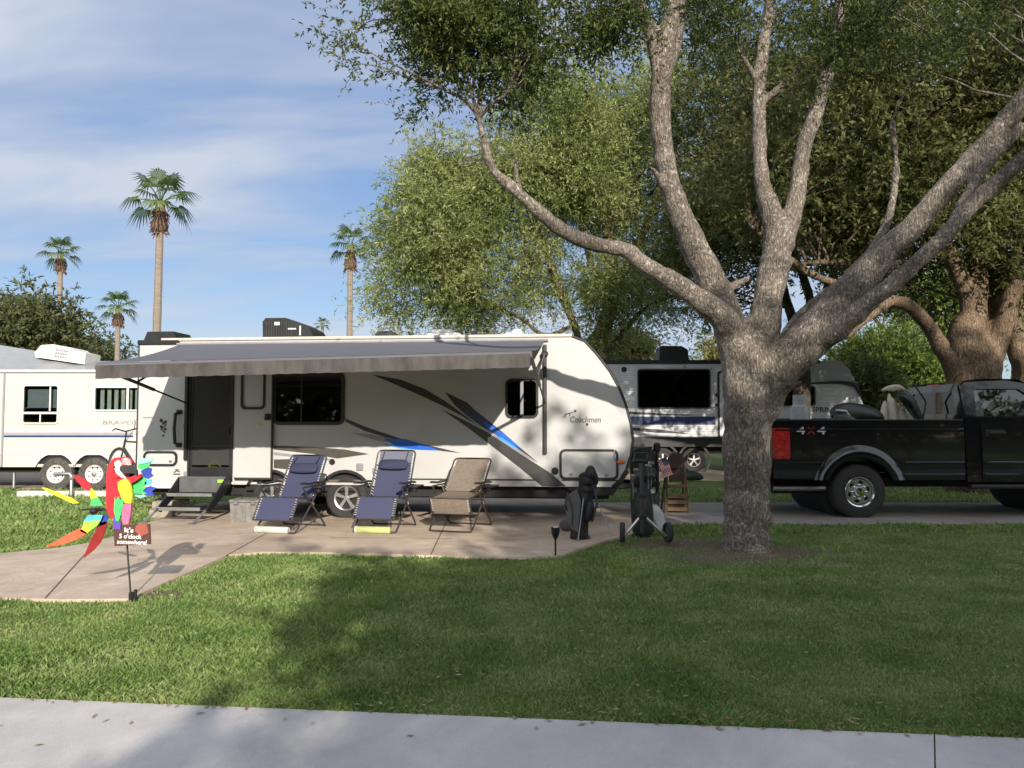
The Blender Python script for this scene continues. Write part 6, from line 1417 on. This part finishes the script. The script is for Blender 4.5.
# ---- the feathery olive tree over the middle, far side of the trailers
b2 = Vector((3.6, 27.0, 0)); Yd = 27.0
limbs = [limb_px(L) for L in (
    [(600, 462, 27, 10), (602, 380, 27, 9), (603, 335, 27, 8.5), (610, 305, 27, 8), (612, 270, 26.5, 7), (606, 220, 26, 6), (600, 160, 26, 4), (590, 110, 26, 3)],
    [(608, 320, 27, 6), (585, 345, 27, 4), (572, 320, 26.5, 4), (560, 290, 26, 4.5), (545, 250, 25.5, 4), (530, 205, 25, 3.2), (520, 160, 25, 2.5)],
    [(612, 290, 27, 5), (640, 240, 26.5, 4.5), (660, 180, 26, 3.5), (665, 120, 26, 2.5)],
    [(575, 325, 26.5, 3), (545, 335, 25.5, 2.6), (520, 318, 25, 2.5), (480, 300, 24, 2), (440, 280, 23.5, 1.5)],
    [(612, 300, 27, 4), (590, 260, 26, 3.4), (583, 215, 25.5, 3), (575, 170, 25, 2.4)],
    [(605, 360, 27, 4), (625, 330, 27, 3), (650, 305, 27, 2.6), (690, 290, 27, 2)])]
E = blobs_px([(560, 130, 25.5, 75, 50, 3, 9), (630, 120, 26, 70, 50, 3, 9), (540, 200, 25, 70, 55, 3, 8), (460, 195, 24.5, 55, 40, 2.2, 5), (435, 170, 24.5, 28, 26, 1.5, 2), (440, 240, 24, 50, 42, 2.2, 5), (420, 290, 23.8, 42, 30, 1.8, 3.5), (480, 290, 24.5, 45, 32, 2, 3.4), (400, 310, 23.5, 20, 14, 1, .8), (600, 200, 26, 70, 60, 3, 7), (660, 210, 26.5, 60, 70, 3, 7), (560, 280, 26, 60, 40, 2.5, 3.4), (640, 290, 27, 60, 34, 2.5, 3.4), (690, 300, 27, 30, 24, 2, 1.4), (600, 100, 26, 60, 20, 2, 1.6), (590, 330, 27, 40, 16, 1.5, .7), (405, 240, 24, 16, 20, 1, .7)], 860, 51, -.0, .6)
tree('feathery_tree', 'tall feathery olive green tree rising behind the white trailer', b2, limbs, E, 'barktan', 'leaf_olive', 60, twig=(18, .9, 20), leaf=(.135, .036), voxel=.06, thick=.06, droop=.35, jitter=.42, branch_r=(.035, .01), no_branch=.35)

# ---- broad dark oak on the right behind the pickup
b3 = gnd(985, 502); b3 = Vector((10.6, 17.0, 0)); Yd = 17
limbs = [limb_px(L) for L in (
    [(974, 492, 17, 28), (974, 420, 17, 25), (974, 385, 17, 25), (977, 357, 17, 22), (980, 342, 17, 14)],
    [(966, 385, 17, 16), (968, 350, 17, 19), (966, 330, 17, 17), (972, 315, 17, 11), (966, 290, 17, 9), (950, 255, 16.8, 8.5), (932, 225, 16.5, 8), (915, 180, 16, 6.5), (905, 120, 15.5, 5)],
    [(972, 330, 17, 13), (976, 300, 17.1, 11), (977, 255, 17.2, 10), (978, 200, 17.2, 9), (975, 140, 17.2, 7), (985, 70, 17.2, 5)],
    [(982, 345, 17, 13), (990, 315, 17.3, 9.5), (994, 280, 17.5, 8.5), (998, 230, 17.8, 7.5), (1004, 170, 18, 6)],
    [(990, 355, 17, 14), (1003, 325, 16.8, 10), (1012, 295, 16.7, 9), (1030, 260, 16.5, 8), (1060, 210, 16, 6)],
    [(964, 400, 17, 11), (954, 372, 16.8, 9.5), (943, 350, 16.6, 8), (927, 324, 16.3, 7.4), (909, 306, 16, 7), (890, 300, 15.8, 6.4), (868, 295, 15.6, 5.4), (846, 286, 15.4, 4.8), (815, 276, 15.2, 4.3), (785, 255, 15, 3.6), (750, 225, 14.8, 2.8)],
    [(890, 300, 15.8, 6), (868, 318, 15.5, 4.5), (846, 338, 15.3, 3.5)],
    [(940, 245, 16.7, 6), (915, 262, 16.2, 5.5), (880, 270, 15.8, 5), (840, 262, 15.5, 4), (790, 265, 15.2, 3.4)])]
E = blobs_px([(900, 90, 16, 140, 90, 3.5, 14), (1010, 110, 16.5, 110, 90, 3.5, 11), (800, 120, 15.5, 80, 70, 3, 8.5), (830, 190, 15.8, 90, 55, 3, 7), (910, 200, 17, 90, 50, 3, 6), (1000, 220, 17.5, 70, 50, 3, 4.5), (860, 225, 16, 60, 20, 2.4, 1.6), (770, 205, 15.5, 50, 26, 2, 1.8), (960, 285, 18.5, 60, 24, 1.6, .8), (895, 285, 18, 36, 14, 1.5, .45), (1010, 270, 17.5, 40, 30, 2, 1.2)], 800, 71, -.08, .62)
E += blobs_px([(1010, -110, 17, 170, 110, 4, 1)], 170, 72, -.4, .5)
tree('oak_tree', 'broad dark crowned oak with knobbly tan trunk behind the pickup cab', b3, limbs, E, 'barktan', 'leaf_dark', 80, twig=(15, .66, 15), leaf=(.115, .048), voxel=.05, thick=.05, droop=.15, jitter=.36, branch_r=(.035, .006), no_branch=.3)

# ---- second trunk at the right edge
b4 = Vector((13.8, 19.5, 0))
limbs = [limb_px(L) for L in ([(1036, 470, 19.5, 23), (1036, 385, 19.5, 21), (1032, 350, 19.5, 18), (1028, 320, 19.5, 15), (1040, 280, 19.5, 12), (1050, 220, 19.5, 9)], [(1022, 360, 19.5, 12), (1014, 330, 19.4, 9), (1016, 300, 19.3, 8), (1020, 250, 19, 6)])]
E = blobs_px([(1060, 170, 19.5, 90, 80, 3, 4), (1090, 260, 19.5, 60, 60, 3, 2), (1015, 300, 20.5, 26, 22, 1.5, .35)], 130, 91, -.2, .5)
tree('oak_tree', 'tan trunked oak cut by the right edge of the picture', b4, limbs, E, 'barktan', 'leaf_dark', 92, twig=(14, .62, 14), leaf=(.105, .042), voxel=.06, thick=.05, jitter=.34)

# ---- thin dark stemmed tree seen between the oak's limbs
b5 = Vector((8.0, 22.5, 0))
limbs = [limb_px(L) for L in ([(802, 468, 22.5, 9), (802, 380, 22.5, 8.5), (802, 352, 22.5, 8), (800, 335, 22.5, 6.5), (790, 312, 22.4, 5), (784, 290, 22.3, 4.5), (776, 262, 22, 4), (765, 235, 21.7, 3)], [(802, 345, 22.5, 6), (808, 318, 22.4, 5), (810, 300, 22.3, 4.6), (804, 280, 22.2, 4.5), (795, 255, 22, 4), (790, 225, 21.8, 3.4)], [(804, 350, 22.5, 5), (818, 322, 22.6, 3.6), (822, 300, 22.7, 3.3), (832, 275, 22.8, 3), (850, 255, 22.9, 2.5)])]
E = blobs_px([(735, 245, 21.5, 52, 48, 2, 4), (700, 250, 21.5, 30, 44, 2, 2), (740, 200, 22, 60, 40, 2.5, 3), (800, 215, 22, 60, 36, 2.5, 3), (725, 310, 21.5, 24, 16, 1.2, .5), (860, 265, 23, 40, 26, 2, 1), (735, 110, 23, 55, 80, 2.5, 5), (705, 190, 23, 32, 50, 2, 2), (705, 70, 22.5, 26, 50, 2, 1.2), (770, 150, 23, 50, 60, 2.5, 3)], 460, 95, -.2, .7)
tree('thin_tree', 'thin dark stemmed tree seen between the limbs of the front oak', b5, limbs, E, 'barkdark', 'leaf_dark', 96, twig=(12, .7, 13), leaf=(.12, .05), voxel=.05, thick=.06, jitter=.38)

# ---- far greenery: rounded trees and shrubs, each its own
def leafy(name, label, u, v_base, Y, B, n, leafm, seed, leaf, twig, cat='tree', trunk_px=3.0, gap=-.1, gs=.4, jit=.4, stems=((0, 0),), base_z=0):
    c = at(u, v_base, Y); base = Vector((c.x, Y, base_z)); lim = []
    for k, (du, dv) in enumerate(stems): lim.append([(Vector((base.x, Y, base_z - .1)), trunk_px * Y / FPX), (at(u + du * .3, v_base + dv * .3, Y), trunk_px * .8 * Y / FPX), (at(u + du, v_base + dv, Y), trunk_px * .3 * Y / FPX)])
    return tree(name, label, base, lim, blobs_px(B, n, seed, gap, gs), 'barkdark', leafm, seed + 3, twig=twig, leaf=leaf, voxel=0, thick=.001, jitter=jit, branch_r=(.04, .01), cat=cat, no_branch=.5)
leafy('shade_tree', 'grey green rounded tree at the left edge above the cream trailer', 20, 380, 36, [(5, 325, 36, 45, 34, 3, 4), (30, 330, 36, 28, 26, 3, 2.5), (52, 338, 36, 12, 14, 2, .5), (5, 350, 36, 44, 20, 3, 2)], 150, 'leaf_grey', 101, (.26, .085), (14, 1.0, 14), stems=((-10, -50), (25, -40)), jit=.5)
leafy('far_tree', 'low far tree line clump between the two short palms', 100, 380, 62, [(95, 354, 62, 22, 5, 3, 1), (125, 352, 62, 14, 6, 3, 1)], 45, 'leaf_grey', 104, (.32, .12), (14, 1.0, 12), jit=.6, stems=((-10, -24), (20, -26)))
leafy('shrub', 'sunlit bright green shrub mass between the pickup cab and grey trailer', 900, 420, 31, [(900, 372, 31, 50, 32, 2, 5), (865, 365, 31, 24, 22, 1.6, 2), (930, 375, 31, 26, 26, 2, 2), (890, 350, 31, 36, 14, 2, 1.5)], 240, 'leaf_lime', 107, (.17, .07), (13, .7, 14), 'shrub', 2, -.2, .6, .35, ((-20, -50), (15, -55), (0, -60)))
leafy('shrub', 'dark strappy shrub standing behind the load in the truck bed', 872, 425, 27, [(870, 392, 27, 12, 26, .8, 1), (864, 380, 27, 9, 16, .6, .5)], 60, 'leaf_dark', 110, (.30, .05), (10, .7, 12), 'shrub', 2, -.6, .6, .25, ((-4, -40), (5, -50)))
leafy('shrub', 'golden green shrub showing above the grey trailer roof', 620, 400, 38, [(620, 352, 38, 24, 12, 2, 1), (636, 357, 38, 14, 9, 2, .5)], 80, 'leaf_gold', 113, (.2, .08), (13, .8, 14), 'shrub', 2, -.4, .6, .4, ((-6, -40), (8, -38)))
leafy('far_tree', 'pale far tree peeking over the grey trailer roof near the oak trunk', 730, 400, 60, [(735, 356, 60, 26, 9, 3, 1)], 50, 'leaf_gold', 116, (.3, .12), (13, 1.0, 13), 'tree', 2, -.4, .5, .6, ((0, -36),))
leafy('far_tree', 'bright green distant tree filling the gaps below the right hand oaks', 950, 420, 40, [(930, 290, 40, 50, 30, 3, 1.6), (1000, 300, 40, 50, 40, 3, 2), (960, 330, 40, 60, 18, 3, 1.2), (850, 225, 40, 20, 26, 3, .4)], 190, 'leaf_lime', 119, (.24, .09), (14, 1.0, 13), 'tree', 4, .0, .35, .5, ((-20, -90), (20, -110), (-90, -120)))

# ---- fan palms
def palm(label, u, v_top, v_mid, Y, crown_px, trunk_px, seed, skirt=(0, 0), lean=0, nf=17):
    r = random.Random(seed); top = at(u, v_mid, Y); base = Vector((top.x + lean, Y, 0)); e = thing('fan_palm', label, 'palm tree', base, 0, 'fan palms against the sky'); tp_ = top - base; s = Y / FPX
    mb = MB(); n = 16; rb = trunk_px * s * .5
    mb.tube([Vector((0, 0, -.1)).lerp(tp_, i / n) + Vector((lean * -.25 * math.sin(PI * i / n), 0, 0)) for i in range(n + 1)], [rb * (1.25 - .35 * i / n) * (1 + .05 * (i % 2)) for i in range(n + 1)], 10); mb.build('trunk', M['palmbark'], e)
    if skirt[1]:
        z1, z0 = at(u, skirt[0], Y).z, at(u, skirt[1], Y).z; mb = MB(); k = 9
        mb.tube([Vector((tp_.x * ((z0 + (z1 - z0) * i / k) / tp_.z), 0, z0 + (z1 - z0) * i / k)) for i in range(k + 1)], [rb * q_ for q_ in (1.0, 1.9, 2.2, 2.3, 2.0, 1.7, 1.5, 1.5, 1.4, 1.1)], 12)
        for i in range(60):
            a = r.random() * 2 * PI; z = z0 + (z1 - z0) * r.random() ** 1.4; p = Vector((tp_.x * z / tp_.z + math.cos(a) * rb * 1.6, math.sin(a) * rb * 1.6, z)); mb.tube([p, p + Vector((math.cos(a) * rb * 1.0, math.sin(a) * rb * 1.0, -.25 * r.random() - .05))], [.05, .015], 4)
        mb.build('skirt', M['palmskirt'], e)
    Rr = crown_px * s * .5; V = []; F = []
    pet = MB()
    for i in range(nf):
        a = i * 2.39996 + r.random() * .5; el = R(-38 + 118 * ((i + .5) / nf) ** .8); L_ = Rr * (.50 + .12 * r.random()); d = Vector((math.cos(a) * math.cos(el), math.sin(a) * math.cos(el), math.sin(el)))
        c = tp_ + d * L_ + Vector((0, 0, .05)); pet.tube([tp_, tp_ + d * L_ * .5 + Vector((0, 0, .06 * Rr)), c], .014 * Rr, 4, caps=False)
        fd = (d + Vector((0, 0, -.35))).normalized(); sd = fd.cross(Vector((0, 0, 1)));  sd = sd.normalized() if sd.length > .05 else Vector((1, 0, 0)); up = sd.cross(fd); LL = Rr * (.50 + .1 * r.random())
        for k in range(-8, 9):
            an = k / 8 * R(105); ld = (fd * math.cos(an) + sd * math.sin(an)); w = (fd * -math.sin(an) + sd * math.cos(an)) * LL * .048; l = LL * (1 - .32 * abs(k / 8)) * (.9 + .2 * r.random()); m_ = c + ld * l * .55 - up * (-.04 * l); t_ = c + ld * l + Vector((0, 0, -.28 * l * (1 + .6 * r.random())))
            b_ = len(V); V += [tuple(c), tuple(m_ + w), tuple(t_), tuple(m_ - w)]; F.append((b_, b_ + 1, b_ + 2, b_ + 3))
    pet.build('petioles', M['leaf_palm'], e, recalc=False); arr_mesh('fronds', np.array(V), np.array(F), M['leaf_palm'], e)
    return e
palm('tallest fan palm, dead frond collar below its crown, left of centre sky', 160.5, 165, 203, 36, 74, 7.4, 1, (208, 233), lean=-.15)
palm('fan palm with small collar at the left edge of the sky', 61, 232, 255, 50, 44, 4.7, 2, (258, 272), nf=15)
palm('short fan palm low beside the tallest one', 118.5, 287, 309, 50, 44, 4.7, 3, (313, 326), nf=15)
palm('fan palm with reddish collar standing over the trailer air conditioner', 350.5, 218, 247, 42, 50, 5.6, 4, (250, 270), nf=15)
palm('tiny far fan palm between the roof air conditioner and taller palm', 322.5, 314, 325, 85, 18, 3.2, 5, nf=14)
palm('tiny far fan palm at the lower edge of the feathery tree', 399, 305, 320, 80, 20, 3.2, 6, nf=14)
palm('small fan palm above the grey trailer roof beside the oak trunk', 705, 328, 340, 60, 26, 3.6, 7, nf=14)

# ---- the leafy trees behind the photographer that shade the right half of the lawn
def shader(label, x, y, h, B, n, seed):
    base = Vector((x, y, 0)); r = random.Random(seed); E = []
    W = [b[3] * b[4] * b[5] for b in B]
    while len(E) < n:
        b = r.choices(B, W)[0]; p = [r.gauss(0, .5) for _ in range(3)]
        if sum(q_ * q_ for q_ in p) > 1: continue
        E.append(((b[0] + p[0] * b[3], b[1] + p[1] * b[4], max(.8, b[2] + p[2] * b[5])), None))
    lim = [[(base - Vector((0, 0, .1)), .42), (base + Vector((.1, 0, h * .35)), .32), (base + Vector((-.2, 0, h * .6)), .2), (base + Vector((.2, .1, h * .85)), .06)]]
    for a in range(5): q_ = a * 1.26 + seed; lim.append([(base + Vector((0, 0, h * .3)), .18), (base + Vector((math.cos(q_) * 1.5, math.sin(q_) * 1.5, h * .5)), .11), (base + Vector((math.cos(q_) * 3.2, math.sin(q_) * 3.0, h * .68)), .04)])
    return tree('shade_tree', label, base, lim, E, 'barkdark', 'leaf_dark', seed, twig=(16, .9, 14), leaf=(.26, .12), voxel=0, thick=.001, jitter=.5, no_branch=.4)
shader('tall leafy tree behind the viewpoint, outside the picture, shading the oak and pickup', 9.5, -10, 14, [(10.4, -10, 7.2, 3.5, 3.0, 4.0), (13.0, -10.5, 8.6, 4.5, 3.4, 4.8), (16.8, -10, 8.6, 4.5, 3.4, 4.8), (20, -10, 8.4, 4, 3, 4.8), (24.5, -10, 8.0, 4, 3, 4.8), (6.2, -10, 8.1, 1.6, 2.0, 1.7), (9.5, -10, 3.0, 4.5, 3, 2.8), (14.5, -10, 3.0, 5, 3, 2.8)], 1060, 131)
shader('lower leafy tree behind the viewpoint, outside the picture, shading the front lawn', 4.3, -9.0, 7.4, [(5.2, -9.2, 4.6, 2.6, 2.4, 2.6), (3.6, -9.0, 3.9, 1.9, 2.2, 2.4), (6.4, -9.4, 3.2, 2.6, 2.4, 2.6), (3.2, -9, 1.8, 1.6, 2.0, 1.6)], 420, 132)

# foliage added unseen behind the viewpoint for truck paint and trailer windows to mirror
r = np.random.default_rng(55); n = 1500
cx = r.uniform(-75, 75, n); hgt = 6.5 + 2.5 * np.sin(cx * .23) + 1.5 * np.sin(cx * .61 + 1); cz = r.random(n) ** .8 * hgt + .4; cy = -33 - r.random(n) * 6
bt = leaves_mesh('reflected_foliage', np.stack([cx, cy, cz], 1), np.tile(np.array([[0, 1., .2]]), (n, 1)), 10, 1.2, 7, .7, .42, M['leaf_dark'], None, (0, 0, 0), 56, .1, 1.0, .7)
tag(bt, kind='stuff')
